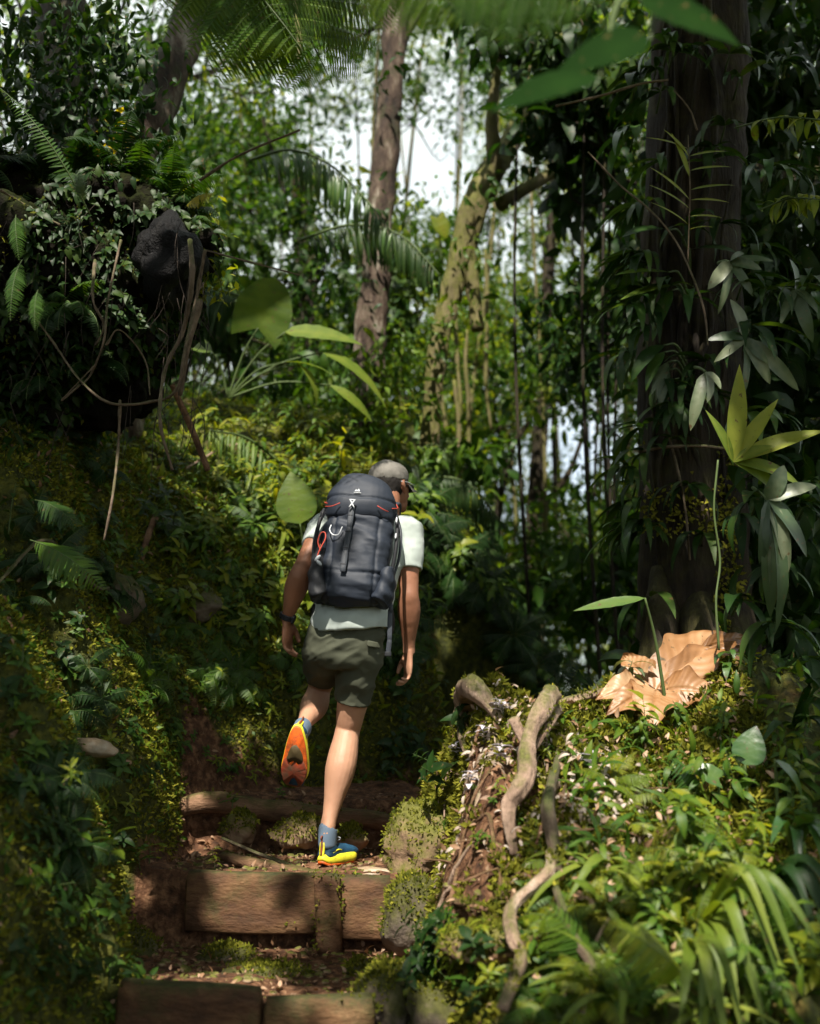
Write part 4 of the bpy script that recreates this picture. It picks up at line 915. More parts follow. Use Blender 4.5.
# ================================================================== TREES
def clumps(c, r, n, rr, cut=-.1, f=.7):
    P = rr.uniform(-1, 1, (n*3, 3)); P = P[(P**2).sum(1) < 1]; Wc = P*np.asarray(r)+np.asarray(c)
    return Wc[fbm(Wc*f, 2) > cut][:n]
def leafcloud(g, centres, per, spread, size, rr, tp=LF_FAR, tint=(.5,.2), mat=0, droop=.5, keep=None, flat=.7):
    n = len(centres)*per; P = np.repeat(centres, per, 0)+rr.normal(0, 1, (n, 3))*np.array([spread, spread, spread*flat])
    if keep is not None: m = keep(P); P = P[m]; n = len(P)
    D = rr.normal(0, 1, (n, 3)); D[:, 2] -= droop; D = nrm(D); up = rr.normal(0, .6, (n, 3))+[0,0,1.]
    s = rr.uniform(*size, n); ct = np.clip(tint[0]+fbm(P*.9+5, 2)*tint[1]*1.4+rr.normal(0, tint[1]*.6, n), 0, 1)
    g.inst(tp, frames(D, up)*s[:, None, None], P, ct, mat=mat); return g
def branches(g, base, centres, rr, rad=.02, mat=0):
    for c in centres:
        m = (base+c)/2+np.array([0,0,-.15])+rr.normal(0, .12, 3); tube(g, [base, m, c], [rad, rad*.6, rad*.25], 5, 3, mat)
FARM = [GRN['far'], GRN['farY']]
far_protos = []
for k in range(6):
    rr = np.random.default_rng(100+k); g = G()
    cs = clumps((0,0,0), (2.3,2.3,2.6), 52, rr, cut=.0)
    leafcloud(g, cs, 66, .25, (.05,.13), rr, tint=(.42,.45)); leafcloud(g, cs, 9, .3, (.16,.30), rr, tp=LF_LAN2, tint=(.4,.4), droop=.9)
    branches(g, np.array([0,0,-1.]), cs[::3], rr, .022, 1); far_protos.append((g, cs))
far_mesh = [mesh_of(g, 'crown', [GRN['far'] if k % 3 else GRN['farY'], M_BARKD]) for k, (g, cs) in enumerate(far_protos)]
def bgtree(x, y, h, s, k, label, group, rad=.10, bark=None, lean=0., zc=None):
    z0 = float(ground(np.array([x]), np.array([y]))[0])-.1
    t = thing('tree', (x, y, z0), label, 'tree', group)
    rr = np.random.default_rng(int(900+k*7+x*10)); top = np.array([x+lean, y, z0+h]); bs = np.array([x, y, z0]); g = G()
    mid = (bs+top)/2+rr.normal(0, .12, 3); tube(g, [bs, bs*.75+mid*.25+rr.normal(0,.05,3), mid, top], [rad*1.25, rad*1.05, rad*.85, rad*.4], 9, 6, lump=.12, freq=3)
    cs = far_protos[k % 6][1]*s; sel = cs[rr.choice(len(cs), 7, replace=False)]
    branches(g, top-np.array([0,0,.9*s]), sel+top, rr, rad*.35)
    part('trunk', g, bark or M_BARKD, t, org=t.location)
    c = bpy.data.objects.new('crown', far_mesh[k % 6]); c.parent = t; C.objects.link(c); c.location = (top-np.array(t.location)); c.scale = (s, s, s); c.rotation_euler = (0, 0, rr.uniform(0, 6.28))
    return t
GR_FAR = 'slender trees far behind the hiker'
rr = np.random.default_rng(11)
lab_far = 'slender leafy forest tree standing in the blurred background behind the hiker'
lay = []
OPEN = [(335,115,42), (432,95,46), (455,150,26), (560,235,45), (572,490,42), (600,665,42), (408,190,35), (530,690,25), (590,400,25), (125,65,30), (300,250,25)]   # openings in the forest: px, py, radius
def px_of(p):
    d = np.asarray(p)-CAM; f = d[1]*math.cos(PITCH)+d[2]*math.sin(PITCH); u = -d[1]*math.sin(PITCH)+d[2]*math.cos(PITCH); return 410+F*d[0]/f, 512-F*u/f
# side thickets: px, py of the crown centre, distance, scale
for (px, py, Y, s) in [(60,50,11,1.0), (100,130,9,.6), (20,150,9,.8), (150,20,12,.8), (190,150,12,.5), (180,330,10,.7), (700,600,13,1.0), (760,500,11,1.0), 
    (760,150,9,.9), (810,60,9,.9), (800,300,8.5,.8), (740,30,10,1.), (790,620,8.5,.7), (770,400,8.5,.7), (740,720,8,.55), (810,760,7.5,.5), (705,300,12,.6), (700,110,12,.6)]:
    p = at(px, py, Y); k = len(lay); lay.append((p, s))
    x, y = float(p[0]), float(p[1]); z0 = float(ground(np.array([x]), np.array([y]))[0]); h = float(p[2]-z0)
    if px > 600: lab, grp = 'dark leafy tree crowding in the gloom right of the big trunk', 'dark trees right of the big trunk'
    else: lab, grp = 'leafy tree above the dark overhanging bank at the upper left', 'trees above the overhanging bank'
    bgtree(x, y, max(h, .6), s, k, lab, grp, rad=.05+.03*rr.random()+.012*h, lean=rr.normal(0, .12))
# tall slender trees with separate tufts of foliage up the stem and sky between the tufts
lobe_mesh = []
for k in range(7):
    rq = np.random.default_rng(150+k); g = G(); cs = clumps((0,0,0), (.95,.95,.85), 15, rq, cut=-.3, f=1.6)
    leafcloud(g, cs, 52, .17, (.05,.12), rq, tint=(.42,.42)); leafcloud(g, cs, 9, .2, (.12,.24), rq, tp=LF_LAN2, tint=(.4,.4), droop=.9); branches(g, np.array([0,0,-.3]), cs[::2], rq, .014, 1)
    lobe_mesh.append(mesh_of(g, 'crown', [GRN['far'] if k % 2 else GRN['farY'], M_BARKD]))
rq = np.random.default_rng(77); nt_ = 0
for (Y0, Y1, step, skip) in ((9.5, 12, 75, .30), (12, 16, 48, .15), (16, 23, 36, .05)):
    px0 = 195+rq.uniform(0, step)
    while px0 < 690:
        Y = rq.uniform(Y0, Y1); px = px0+rq.normal(0, 8); b = at(px, 512, Y); z0 = float(ground(b[:1], b[1:2])[0])-.1; t = thing('tree', (b[0], b[1], z0), lab_far, 'tree', GR_FAR)
        lean = rq.normal(0, .35); pts = []; n_ = 7; ztop = at(px, -80, Y)[2]; ph = rq.uniform(0, 6)
        for i_ in range(n_): u = i_/(n_-1); pts.append([b[0]+lean*u+.12*math.sin(u*5+ph), Y+.1*math.sin(u*4), z0+(ztop-z0)*u])
        r_ = rq.uniform(.010, .034)*(Y/12); g = G(); tube(g, pts, [r_*(1.2-.8*i_/(n_-1)) for i_ in range(n_)], 7, 6, lump=.15, freq=4); part('trunk', g, M_BARKD if rq.random() < .6 else M_BARKM, t, org=t.location)
        py = 760-rq.uniform(0, 60)
        while py > -60:
            q = at(px+rq.normal(0, 16), py, Y+rq.normal(0, .4)); u = np.clip((q[2]-z0)/(ztop-z0), 0, 1); q[0] += lean*u; qx, qy = px_of(q); s_ = rq.uniform(.65, 1.15)*(Y/14)**.5; rp_ = s_*.8/Y*F*.75
            dens = skip+(.15 if py < 330 else 0)
            if rq.random() > dens and (rq.random() < .13 or not any((qx-a_)**2+(qy-b_)**2 < (o_+rp_*.8)**2 for a_, b_, o_ in OPEN)):
                c = bpy.data.objects.new('crown', lobe_mesh[int(rq.integers(0, 7))]); c.parent = t; C.objects.link(c); c.location = q-np.array(t.location); c.scale = (s_, s_, s_*rq.uniform(.8,1.1)); c.rotation_euler = (0, 0, rq.uniform(0, 6.28))
            py -= rp_*rq.uniform(.9, 1.5)
        px0 += step*rq.uniform(.8, 1.2)
# farther wall of forest, one mass
g = G(); rr = np.random.default_rng(21)
for _ in range(56):
    a = rr.uniform(-.62, .62); Y = rr.uniform(24, 38); c = np.array([a*Y, Y, rr.uniform(-3, 5.5)+3.5*abs(a)*2]); qx, qy = px_of(c)
    if any((qx-a_)**2+(qy-b_)**2 < (r_+12)**2 for a_, b_, r_ in OPEN): continue
    cs = clumps(c, (3.4,3.4,3.0), 50, rr, .05, .4); leafcloud(g, cs, 46, .5, (.16,.32), rr, tint=(.55,.3))
solo('distant_foliage', g, [GRN['far']], 'far-off forest foliage reading as one green mass', 'foliage', kind='stuff')

# ---- distinct trees
def near_tree(name, pts, rads, bark, label, seg=20, lump=.16, freq=5, ridge=.1, crown=None, limbs=()):
    P = [at(*p) for p in pts]; b = P[0].copy(); b[2] = min(b[2], float(ground(b[:1], b[1:2])[0])-.1) if True else b[2]
    t = thing(name, b, label, 'tree'); g = G(); tube(g, [b]+P if np.linalg.norm(b-P[0]) > .05 else P, ([rads[0]*1.15]+list(rads)) if np.linalg.norm(b-P[0]) > .05 else rads, seg, 10, lump=lump, freq=freq, ridge=ridge)
    for lp, lr in limbs: tube(g, [at(*p) for p in lp], lr, 12, 8, lump=lump, freq=freq*1.5)
    part('trunk', g, bark, t, org=t.location); return t
t1 = near_tree('tree', [(372,470,8.2), (366,420,8.2), (372,340,8.2), (376,270,8.2), (382,200,8.2), (388,130,8.2), (393,60,8.2), (398,-20,8.2), (402,-160,8.2)], [.14,.125,.12,.105,.10,.095,.09,.088,.085], M_BARKR, 'tall reddish trunk rising straight above the hiker\'s head', limbs=[([(394,60,8.2),(412,20,8.3),(440,-30,8.4)],[.06,.05,.03])])
t2 = near_tree('tree', [(424,500,8.4), (430,440,8.4), (438,350,8.4), (452,290,8.4), (466,235,8.4), (482,190,8.4), (506,150,8.57), (534,100,8.74), (560,40,8.90), (580,-60,9.07)], [.085,.075,.075,.085,.10,.105,.085,.07,.055,.045], M_BARKM, 'mossy pale trunk bending right at a fork, right of the reddish trunk',
               limbs=[([(482,195,8.4),(495,165,8.32),(492,120,8.23),(500,40,8.23)],[.10,.07,.05,.03]), ([(478,330,8.4),(472,280,8.4),(470,240,8.4)],[.05,.06,.06]), ([(500,205,8.48),(540,180,8.65),(600,150,8.82)],[.06,.05,.03])])
t3 = near_tree('tree', [(132,190,6.6), (150,130,6.6), (170,75,6.7), (188,25,6.8), (205,-40,6.9), (220,-120,7)], [.13,.125,.12,.115,.11,.1], M_BARKR, 'leaning reddish trunk at the upper left above the bank')
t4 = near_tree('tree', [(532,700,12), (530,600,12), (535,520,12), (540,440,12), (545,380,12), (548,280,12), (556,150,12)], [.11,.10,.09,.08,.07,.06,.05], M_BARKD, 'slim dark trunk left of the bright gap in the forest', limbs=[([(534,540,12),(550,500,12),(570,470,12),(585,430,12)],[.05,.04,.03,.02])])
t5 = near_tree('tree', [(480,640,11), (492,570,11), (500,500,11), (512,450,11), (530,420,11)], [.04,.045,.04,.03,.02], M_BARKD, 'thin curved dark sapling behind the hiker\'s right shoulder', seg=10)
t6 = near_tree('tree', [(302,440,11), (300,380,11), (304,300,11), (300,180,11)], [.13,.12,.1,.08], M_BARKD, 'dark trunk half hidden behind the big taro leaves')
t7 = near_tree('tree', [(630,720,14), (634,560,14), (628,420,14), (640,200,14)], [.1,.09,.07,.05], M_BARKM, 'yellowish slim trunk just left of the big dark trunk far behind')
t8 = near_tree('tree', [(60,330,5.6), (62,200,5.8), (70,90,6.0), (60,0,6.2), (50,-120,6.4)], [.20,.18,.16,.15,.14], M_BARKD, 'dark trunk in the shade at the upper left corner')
for k, (px, y0, y1, Y) in enumerate([(458,300,520,9.6), (444,330,560,9.8), (470,330,480,9.7), (452,380,620,9.4), (300,60,-40,8.0), (512,430,620,11.0), (604,300,520,12.0), (487,250,430,9.9)]):
    g = G(); rr = np.random.default_rng(60+k); pts = [at(px+rr.normal(0, 3), y0+(y1-y0)*t, Y) for t in (0,.25,.5,.75,1)]
    tube(g, pts, [.016,.02,.018,.02,.014], 8, 6, lump=.3, freq=9); solo('liana', g, M_BARKM, 'pale mossy liana hanging among the forest trunks', 'liana', 'lianas hanging among the trunks')

# big dark trunk on the right; an unseen overhead crown is added to shade the bank and path
big = thing('tree', (at(694,700,5.6)[0], 5.6, 1.2), 'huge dark mossy trunk on the right hung with large leaves', 'tree')
g = G(); P = [at(px, py, 5.62) for px, py in [(696,760), (694,690), (692,600), (691,500), (690,400), (690,300), (692,200), (696,100), (700,0), (706,-120), (712,-260), (716,-420)]]
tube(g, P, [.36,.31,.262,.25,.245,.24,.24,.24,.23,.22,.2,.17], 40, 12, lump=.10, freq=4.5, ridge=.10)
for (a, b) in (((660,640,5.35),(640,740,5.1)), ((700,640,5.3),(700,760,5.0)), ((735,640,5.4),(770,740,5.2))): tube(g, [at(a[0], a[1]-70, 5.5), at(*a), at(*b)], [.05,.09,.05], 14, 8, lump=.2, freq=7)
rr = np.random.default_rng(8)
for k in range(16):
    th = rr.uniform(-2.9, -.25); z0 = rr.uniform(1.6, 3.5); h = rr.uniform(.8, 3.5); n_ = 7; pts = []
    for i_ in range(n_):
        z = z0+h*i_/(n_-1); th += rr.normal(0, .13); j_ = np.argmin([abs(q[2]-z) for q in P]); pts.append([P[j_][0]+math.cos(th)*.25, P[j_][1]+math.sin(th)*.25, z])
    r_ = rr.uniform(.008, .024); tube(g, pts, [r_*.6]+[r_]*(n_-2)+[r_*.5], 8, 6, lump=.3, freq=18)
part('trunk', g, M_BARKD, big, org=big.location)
# sun lanes: gaps carved in the added overhead crown to let sun reach mound, hiker and slope
SV = nrm(np.array(SUN_DIR))
LANES = [(gat(300,480), .35), (gat(190,480), .3), (gat(225,430), .3), (at(210,965,3.95), .2), (at(330,985,3.75), .14), (at(240,880,4.6), .18), (gat(60,930), .12), (gat(110,880), .1), (at(296,500,6.0), .14), (at(112,140,5.6), .12), (at(382,160,8.2), .2), (at(272,308,6.9), .3), (at(350,345,6.9), .25), (at(392,475,4.97), .10), (gat(150,730), .22), (gat(230,700), .20), (gat(90,800), .10), (gat(180,520), .3), (gat(120,560), .22), (gat(260,600), .25), (gat(110,660), .16), (gat(60,700), .12), (gat(500,745), .46), (gat(560,790), .50), (at(660,680,4.85), .42), (gat(640,850), .46), (gat(470,830), .30), (gat(700,940), .30), (at(345,750,4.8), .20), (at(405,590,4.8), .19), (at(350,520,4.7), .16), (at(395,540,4.8), .2),
         (gat(250,470), .45), (gat(200,640), .28), (gat(230,560), .42), (at(260,900,4.5), .12), (gat(120,700), .16), (at(330,850,4.8), .16), (gat(560,900), .34), (at(740,380,4.9), .12), (at(730,420,4.7), .10), (gat(440,640), .3), (at(300,740,4.75), .12), (gat(620,780), .4), (gat(400,900), .2)]
def shade_keep(P):
    m = np.ones(len(P), bool)
    for c, r in LANES:
        q = P-c; d = q-np.outer(q@SV, SV); m &= (np.linalg.norm(d, axis=1) > r*1.3) | (q@SV < 0)
    # a soft dapple elsewhere, and no leaf low enough to hang in view
    d = P-CAM; fwd = d[:, 1]*math.cos(PITCH)+d[:, 2]*math.sin(PITCH); up = -d[:, 1]*math.sin(PITCH)+d[:, 2]*math.cos(PITCH)
    return m & ~((fwd > 0) & (abs(up) < fwd*.50) & (abs(d[:, 0]) < fwd*.42) & (fwd < 5.5))
rr = np.random.default_rng(31); g = G()
cs = []
for c in [(-2.5,.5,6.6), (-1.0,2.0,7.0), (.4,1.2,7.0), (1.8,2.0,7.2), (3.4,2.6,7.0), (-2.6,-1.5,6.2), (-.8,-.8,6.4), (1.0,-1.2,6.6), (2.8,-.4,6.8), (4.4,.6,7.0), (-4.2,1.6,6.8), (-3.6,3.2,7.2), (2.6,4.4,7.2), (4.2,4.6,6.8), (-5.0,-.5,6), (.2,3.4,7.6), (0,-3,6), (2.5,-3,6.3), (-2.6,-3.6,5.8), (-2,4.2,8), (4,-2.5,6.4), (2.7,3.1,7.2), (3.2,4.0,7.0), (2.2,2.3,7.6), (3.2,1.6,7.2), (1.2,.6,6.6), (2.0,1.0,6.8), (1.4,3.0,7.6), (.8,-.6,5.4), (1.6,-.9,5.2), (.2,-.6,5.6), (1.0,3.2,8.0), (-2,2.6,7.4), (-3,1.6,7.0), (-1.6,2.5,6.4), (-2.4,2.6,6.4), (-2.0,3.2,6.7), (-1.7,-.4,6), (-2.2,.4,6.1), (-1.4,3.6,5.9), (-2.2,3.7,5.7), (-1.8,4.3,6.2), (-3,3.4,6), (-2.6,2.4,6.1)]:
    cs.append(clumps(c, (1.25,1.25,.6), 26, rr, -.6))
cs = np.vstack(cs)
leafcloud(g, cs, 74, .26, (.10,.22), rr, tint=(.4,.25), keep=shade_keep)
part('crown', g, GRN['far'], big, org=big.location)  # unseen canopy added for shade, cut open along the sun lanes
g = G(); b0 = P[-2]
for c in [(-2.5,.5,6.8), (.4,1.2,7.2), (2.8,-.4,6.9), (4.2,3.6,7.0), (-3.6,3.2,7.4), (0,-3,6.2), (-1,2,7.2)]: tube(g, [b0, (b0+np.array(c))/2+[0,0,.6], c], [.11,.07,.02], 8, 8)
part('limb', g, M_BARKD, big, org=big.location)  # unseen limbs carrying the added shade canopy

# creepers wrapped round the middle trunks, and mid-distance broad-leaved understory trees
for k, (pts, Y, n, sz, m, lb) in enumerate([([(366,440),(372,400),(362,420),(380,430),(374,380),(385,350)],7.95,60,(.07,.16),'mid','leafy creeper wrapped round the foot of the reddish trunk'),
      ([(380,260),(374,230),(386,200),(378,300),(392,90),(398,60)],8.0,16,(.06,.13),'dark','sparse epiphyte leaves on the upper reddish trunk'),
      ([(455,300),(440,350),(470,250),(432,400),(450,330),(486,190),(430,450)],8.15,34,(.06,.14),'mid','leafy creeper on the mossy forked trunk')]):
    rq = np.random.default_rng(500+k); g = G(); leafcloud(g, np.array([at(a, b_, Y) for a, b_ in pts]), n, .12, sz, rq, LF_LAN2, (.45,.25), droop=.7); solo('creeper', g, [GRN[m]], lb, 'creeper')
for k, (px, py, Y, n, r_, m, lb) in enumerate([(610,170,8.0,16,.42,'dark','dark broad-leaved branch crown left of the big trunk, upper'), (618,300,8.0,14,.40,'dark','dark broad-leaved crown left of the big trunk at mid height'), (605,110,7.5,14,.40,'dark','dark broad-leaved crown high left of the big trunk'),
      (585,60,7.5,12,.42,'dark','dark leafy bough near the top edge left of the big trunk'), (520,30,8.0,10,.40,'dark','dark leafy bough at the top edge above the forked trunk'),
      (330,420,9.0,14,.45,'mid','broad-leaved understory tree between the taro and the reddish trunk'), (440,520,9.0,16,.5,'mid','broad-leaved understory tree right of the cap'), (500,660,9.0,14,.45,'dark','dark understory tree low behind the mound'), (470,590,9.5,14,.5,'mid','understory tree above the mound left of centre gap'),
      (625,590,8.0,14,.36,'mid','broad-leaved bush at the left foot of the big trunk'), (240,300,9.0,14,.45,'dark','dark understory tree behind the heart-shaped leaf'), (320,250,10.,14,.5,'dark','dark crown behind the grey-green palm frond'), (410,290,10.,10,.35,'dark','dark crown between the two middle trunks'), (520,610,10.,9,.3,'dark','dark understory crown left of the bright gap')]):
    rq = np.random.default_rng(600+k); c = at(px, py, Y); cs = clumps((0,0,0), (r_*1.3,r_,r_*1.3), n, rq, -.5)+c; cs = np.array([q for q in cs if not any((px_of(q)[0]-a_)**2+(px_of(q)[1]-b_)**2 < (o_+8)**2 for a_, b_, o_ in OPEN)]+[c]); g = G(); t = thing('understory_tree', (c[0], c[1], float(ground(c[:1], c[1:2])[0])), lb, 'tree')
    leafcloud(g, cs, 34, .17, (.10,.26), rq, LF_LAN2 if k % 2 else LF_OV, (.4,.35), droop=.7); part('crown', g, [GRN[m]], t, org=t.location)
    g = G(); b0 = np.array([c[0], c[1], float(ground(c[:1], c[1:2])[0])-.1]); tube(g, [b0, (b0+c)/2-[.08,0,0], c], [.014,.012,.008], 7, 5); branches(g, c-np.array([0,0,.3]), cs[::2], rq, .014); part('trunk', g, M_BARKD, t, org=t.location)

# ================================================================== PLANTS
SP = [GRN['mid'], M_STEM]
def put(g, name, mats, p, label, cat, group=None, M=None, s=1.0, kind=None):
    q = G(); q.merge(g, M, np.asarray(p, float), None, s); return solo(name, q, mats, label, cat, group, kind, origin=np.asarray(p, float))
def copies(protos, places, name, cat, label, group, rr):
    """protos: list of (mesh) ; places: rows (point, scale, normal)"""
    out = []
    for i_, (p, s, n) in enumerate(places):
        me = protos[i_ % len(protos)]; o = bpy.data.objects.new(name, me); o.location = p; o.scale = (s, s, s)
        q = Vector((0,0,1)).rotation_difference(Vector(nrm(np.array([n[0]*.55, n[1]*.55, max(n[2], .35)])))); o.rotation_euler = (q.to_matrix()@Matrix.Rotation(rr.uniform(0, 6.28), 3, 'Z')).to_euler()
        C.objects.link(o); settags(o, label, cat, group); out.append(o)
    return out
def spots(n, pxr, pyr, rr, smin, smax, ok=None, lift=-.005, ymax=9.5, ymin=0):
    out = []
    while len(out) < n:
        px, py = rr.uniform(*pxr), rr.uniform(*pyr)
        if ok is not None and not ok(px, py): continue
        if (px-80)**2/3+(py-745)**2 < 24**2 or (px-192)**2+(py-585)**2 < 28**2: continue      # keep the pale stone and the grey rock clear
        p = gat(px, py)
        if p[1] > ymax or p[1] < ymin: continue
        out.append((p+[0,0,lift], rr.uniform(smin, smax), gnormal(p[:1], p[1:2])[0]))
    return out
rr = np.random.default_rng(41)
hp = [mesh_of(herb(.13, 9, .075, rr, LF_OV, .45), 'seedling', [GRN['mid'], M_STEM]) for _ in range(3)]+[mesh_of(herb(.16, 10, .085, rr, LF_LAN, .55), 'seedling', [GRN['lite'], M_STEM]) for _ in range(3)]
hl = [mesh_of(herb(.26, 13, .13, rr, LF_LAN2, .5), 'leafy_plant', [GRN['mid'], M_STEM]) for _ in range(3)]+[mesh_of(herb(.22, 11, .12, rr, LF_OV, .55), 'leafy_plant', [GRN['lite'], M_STEM]) for _ in range(2)]
hd = [mesh_of(herb(.16, 9, .09, rr, LF_OV, .4), 'seedling', [GRN['dark'], M_STEM]) for _ in range(4)]
fp = [mesh_of(fern(7, .30, rr, .45, pairs=18), 'fern', [GRN['mid'], M_STEM]) for _ in range(3)]
fd = [mesh_of(fern(8, .42, rr, .4, pairs=22), 'fern', [GRN['dark'], M_STEM]) for _ in range(3)]
fl = [mesh_of(fern(7, .36, rr, .5, pairs=20), 'fern', [GRN['lite'], M_STEM]) for _ in range(3)]
# left bank
inpath = lambda px, py: not (px > 125 and py > 800)
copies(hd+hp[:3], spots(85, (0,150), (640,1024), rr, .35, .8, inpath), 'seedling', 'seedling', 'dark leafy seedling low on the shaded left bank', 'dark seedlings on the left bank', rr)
copies(hp, spots(75, (60,300), (590,830), rr, .3, .75, lambda a, b: inpath(a, b) and b > 560+.0*a), 'seedling', 'seedling', 'small green seedling rooted in the moss of the left bank', 'small seedlings on the mossy left bank', rr)
copies(hl, spots(130, (165,330), (400,640), rr, .4, .9), 'leafy_plant', 'plant', 'bright leafy plant on the sunlit slope left of the hiker', 'bright leafy plants on the slope left of the hiker', rr)
copies(hd+hp[:2], spots(32, (40,180), (400,620), rr, .5, 1.1), 'seedling', 'seedling', 'seedling clinging to the steep shaded bank under the root mass', 'seedlings on the steep shaded bank', rr)
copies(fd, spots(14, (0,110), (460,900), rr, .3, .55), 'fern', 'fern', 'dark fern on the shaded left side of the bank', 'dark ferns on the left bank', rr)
copies(fp, spots(22, (120,320), (430,700), rr, .45, .9), 'fern', 'fern', 'green fern among the herbs left of the hiker', 'ferns among the herbs left of the hiker', rr)
# behind the hiker, right of him
copies(fp+fd, spots(60, (395,560), (480,720), rr, .5, .95, lift=0, ymin=5.9), 'fern', 'fern', 'arching fern on the bank behind the hiker, right of his body', 'ferns on the bank right of the hiker', rr)
copies(hl, spots(40, (300,520), (430,640), rr, .7, 1.2, ymin=5.9), 'leafy_plant', 'plant', 'leafy plant on the crest behind the hiker', 'leafy plants on the crest behind the hiker', rr)
copies(hd, spots(18, (380,470), (640,790), rr, .5, 1.2), 'seedling', 'seedling', 'seedling in the dark hollow beyond the brown boulder', 'seedlings in the dark hollow', rr)
# mound
copies(hp, spots(36, (450,640), (700,860), rr, .22, .5), 'seedling', 'seedling', 'little bright seedling on the sunlit mound', 'seedlings on the sunlit mound', rr)
copies(fl, spots(12, (560,720), (740,930), rr, .25, .5), 'fern', 'fern', 'yellow-green fern on the sunlit flank of the mound', 'ferns on the sunlit flank of the mound', rr)
copies(fl+fp, spots(30, (540,760), (850,1030), rr, .3, .6), 'fern', 'fern', 'fern at the lower right among the strap leaves', 'ferns at the lower right', rr)
copies(hd+hp, spots(45, (410,560), (930,1030), rr, .4, .8), 'seedling', 'seedling', 'seedling on the shaded verge at the bottom centre', 'seedlings on the verge at the bottom centre', rr)
copies(hl, spots(50, (640,820), (720,1024), rr, .35, .75), 'leafy_plant', 'plant', 'leafy plant in the shade at the lower right', 'leafy plants at the lower right', rr)
for (px, py, s) in [(78,880,1.2), (205,905,.5), (110,838,1.0), (140,880,.9), (355,912,.45), (347,930,.5), (455,985,.9), (470,1000,1.0), (215,870,.5)]:
    p = gat(px, py); copies([hp[int(px) % 6]], [(p, s, np.array([0,-.3,1]))], 'sprig', 'sprig', 'tiny green sprig growing out beside the wooden steps', 'sprigs beside the wooden steps', rr)

sp = [mesh_of(straps(9, .30, .022, rr, elev=(.5,1.3), droop=(1.2,2.4), tint=.5), 'strap_leaf_plant', [GRN['strap']]) for _ in range(4)]+[mesh_of(straps(8, .26, .03, rr, elev=(.6,1.3), droop=(1.,2.2), tint=.4), 'strap_leaf_plant', [GRN['mid']]) for _ in range(3)]
copies(sp, spots(26, (560,820), (770,1024), rr, .45, .9), 'strap_leaf_plant', 'plant', 'small tuft of arching strap leaves among the plants at the lower right', 'small strap-leaved tufts at the lower right', rr)
copies(sp, spots(16, (170,330), (420,600), rr, .6, 1.1), 'strap_leaf_plant', 'plant', 'small grassy tuft on the bright slope left of the hiker', 'grassy tufts on the bright slope', rr)
copies(hp, spots(26, (120,290), (660,790), rr, .25, .5), 'herb', 'herb', 'tiny herb on the moss wall left of the raised shoe', 'tiny herbs on the moss wall', rr)
# ---- uncountable cover
def not_path(x, y, r): return (soil_mask(x, y) < r.uniform(.15, .5, len(x)))
g = G(); MT = G().add([(-.16,0,0),(.16,0,0),(.0,1,.1)], None, [(0,1,2)])
def mossreg(n, reg, mask=None, sz=(.012,.03)): leaf_patch(g, n, reg, LF_FAR, sz, .5, 1.4, rr, mask or not_path, .0)
mossreg(52000, (-1.9,-.7,3.0,6.4)); mossreg(22000, (-.9,.9,5.3,8)); mossreg(80000, (-.02,1.3,3.3,5.4), sz=(.012,.04)); mossreg(30000, (-1.6,.2,4.9,6.6), sz=(.012,.035))
solo('moss', g, [M_MOSS], 'moss tufts carpeting the banks and the mound', 'moss', kind='stuff')
g = G()
def cover(n, reg, tp, size, t, m): leaf_patch(g, n, reg, tp, size, t, .9, rr, not_path, .015, mat=m)
cover(9000, (-2.2,-.8,2.2,6.8), LF_OV, (.02,.045), .45, 0); cover(3500, (-1.6,.2,5,6.8), LF_OV, (.02,.05), .5, 0); cover(5200, (-2.0,.6,5.6,8.5), LF_LAN, (.04,.10), .5, 1); cover(1800, (0,1.9,2.2,5.4), LF_OV, (.02,.045), .55, 1); cover(2400, (.5,2.4,2.0,4.6), LF_LAN, (.04,.12), .5, 0)
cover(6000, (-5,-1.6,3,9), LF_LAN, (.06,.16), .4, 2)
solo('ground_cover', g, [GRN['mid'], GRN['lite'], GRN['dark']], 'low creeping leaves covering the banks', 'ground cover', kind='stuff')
g = G()
leaf_patch(g, 900, (-.95,0,3.2,5.6), LF_OV, (.012,.038), .4, .5, rr, None, .012); leaf_patch(g, 1500, (0,1.3,3.2,5.2), LF_OV, (.015,.045), .55, .6, rr, None, .03); leaf_patch(g, 900, (-1.9,-.9,3,6.4), LF_OV, (.015,.045), .3, .6, rr, None, .02)
solo('leaf_litter', g, [M_DEAD], 'fallen brown leaves scattered over earth and moss', 'leaf litter', kind='stuff')
g = G(); st_ = G(); ellip(st_, (0,0,0), (1,1,.6), None, 8, lump=.25, freq=2)
x = rr.uniform(-.95, .4, 1500); y = rr.uniform(3.3, 5.4, 1500); m = soil_mask(x, y) > .5; x, y = x[m], y[m]; s = .004+.016*rr.random(len(x))**3
g.inst(st_, frames(nrm(rr.normal(0,1,(len(x),3))*[1,1,.2]), np.array([0,0,1.]))*s[:, None, None], np.stack([x, y, ground(x, y)], -1), rr.random(len(x)))
solo('gravel', g, [M_ROCKB], 'loose grit and small stones on the earth steps', 'gravel', kind='stuff')
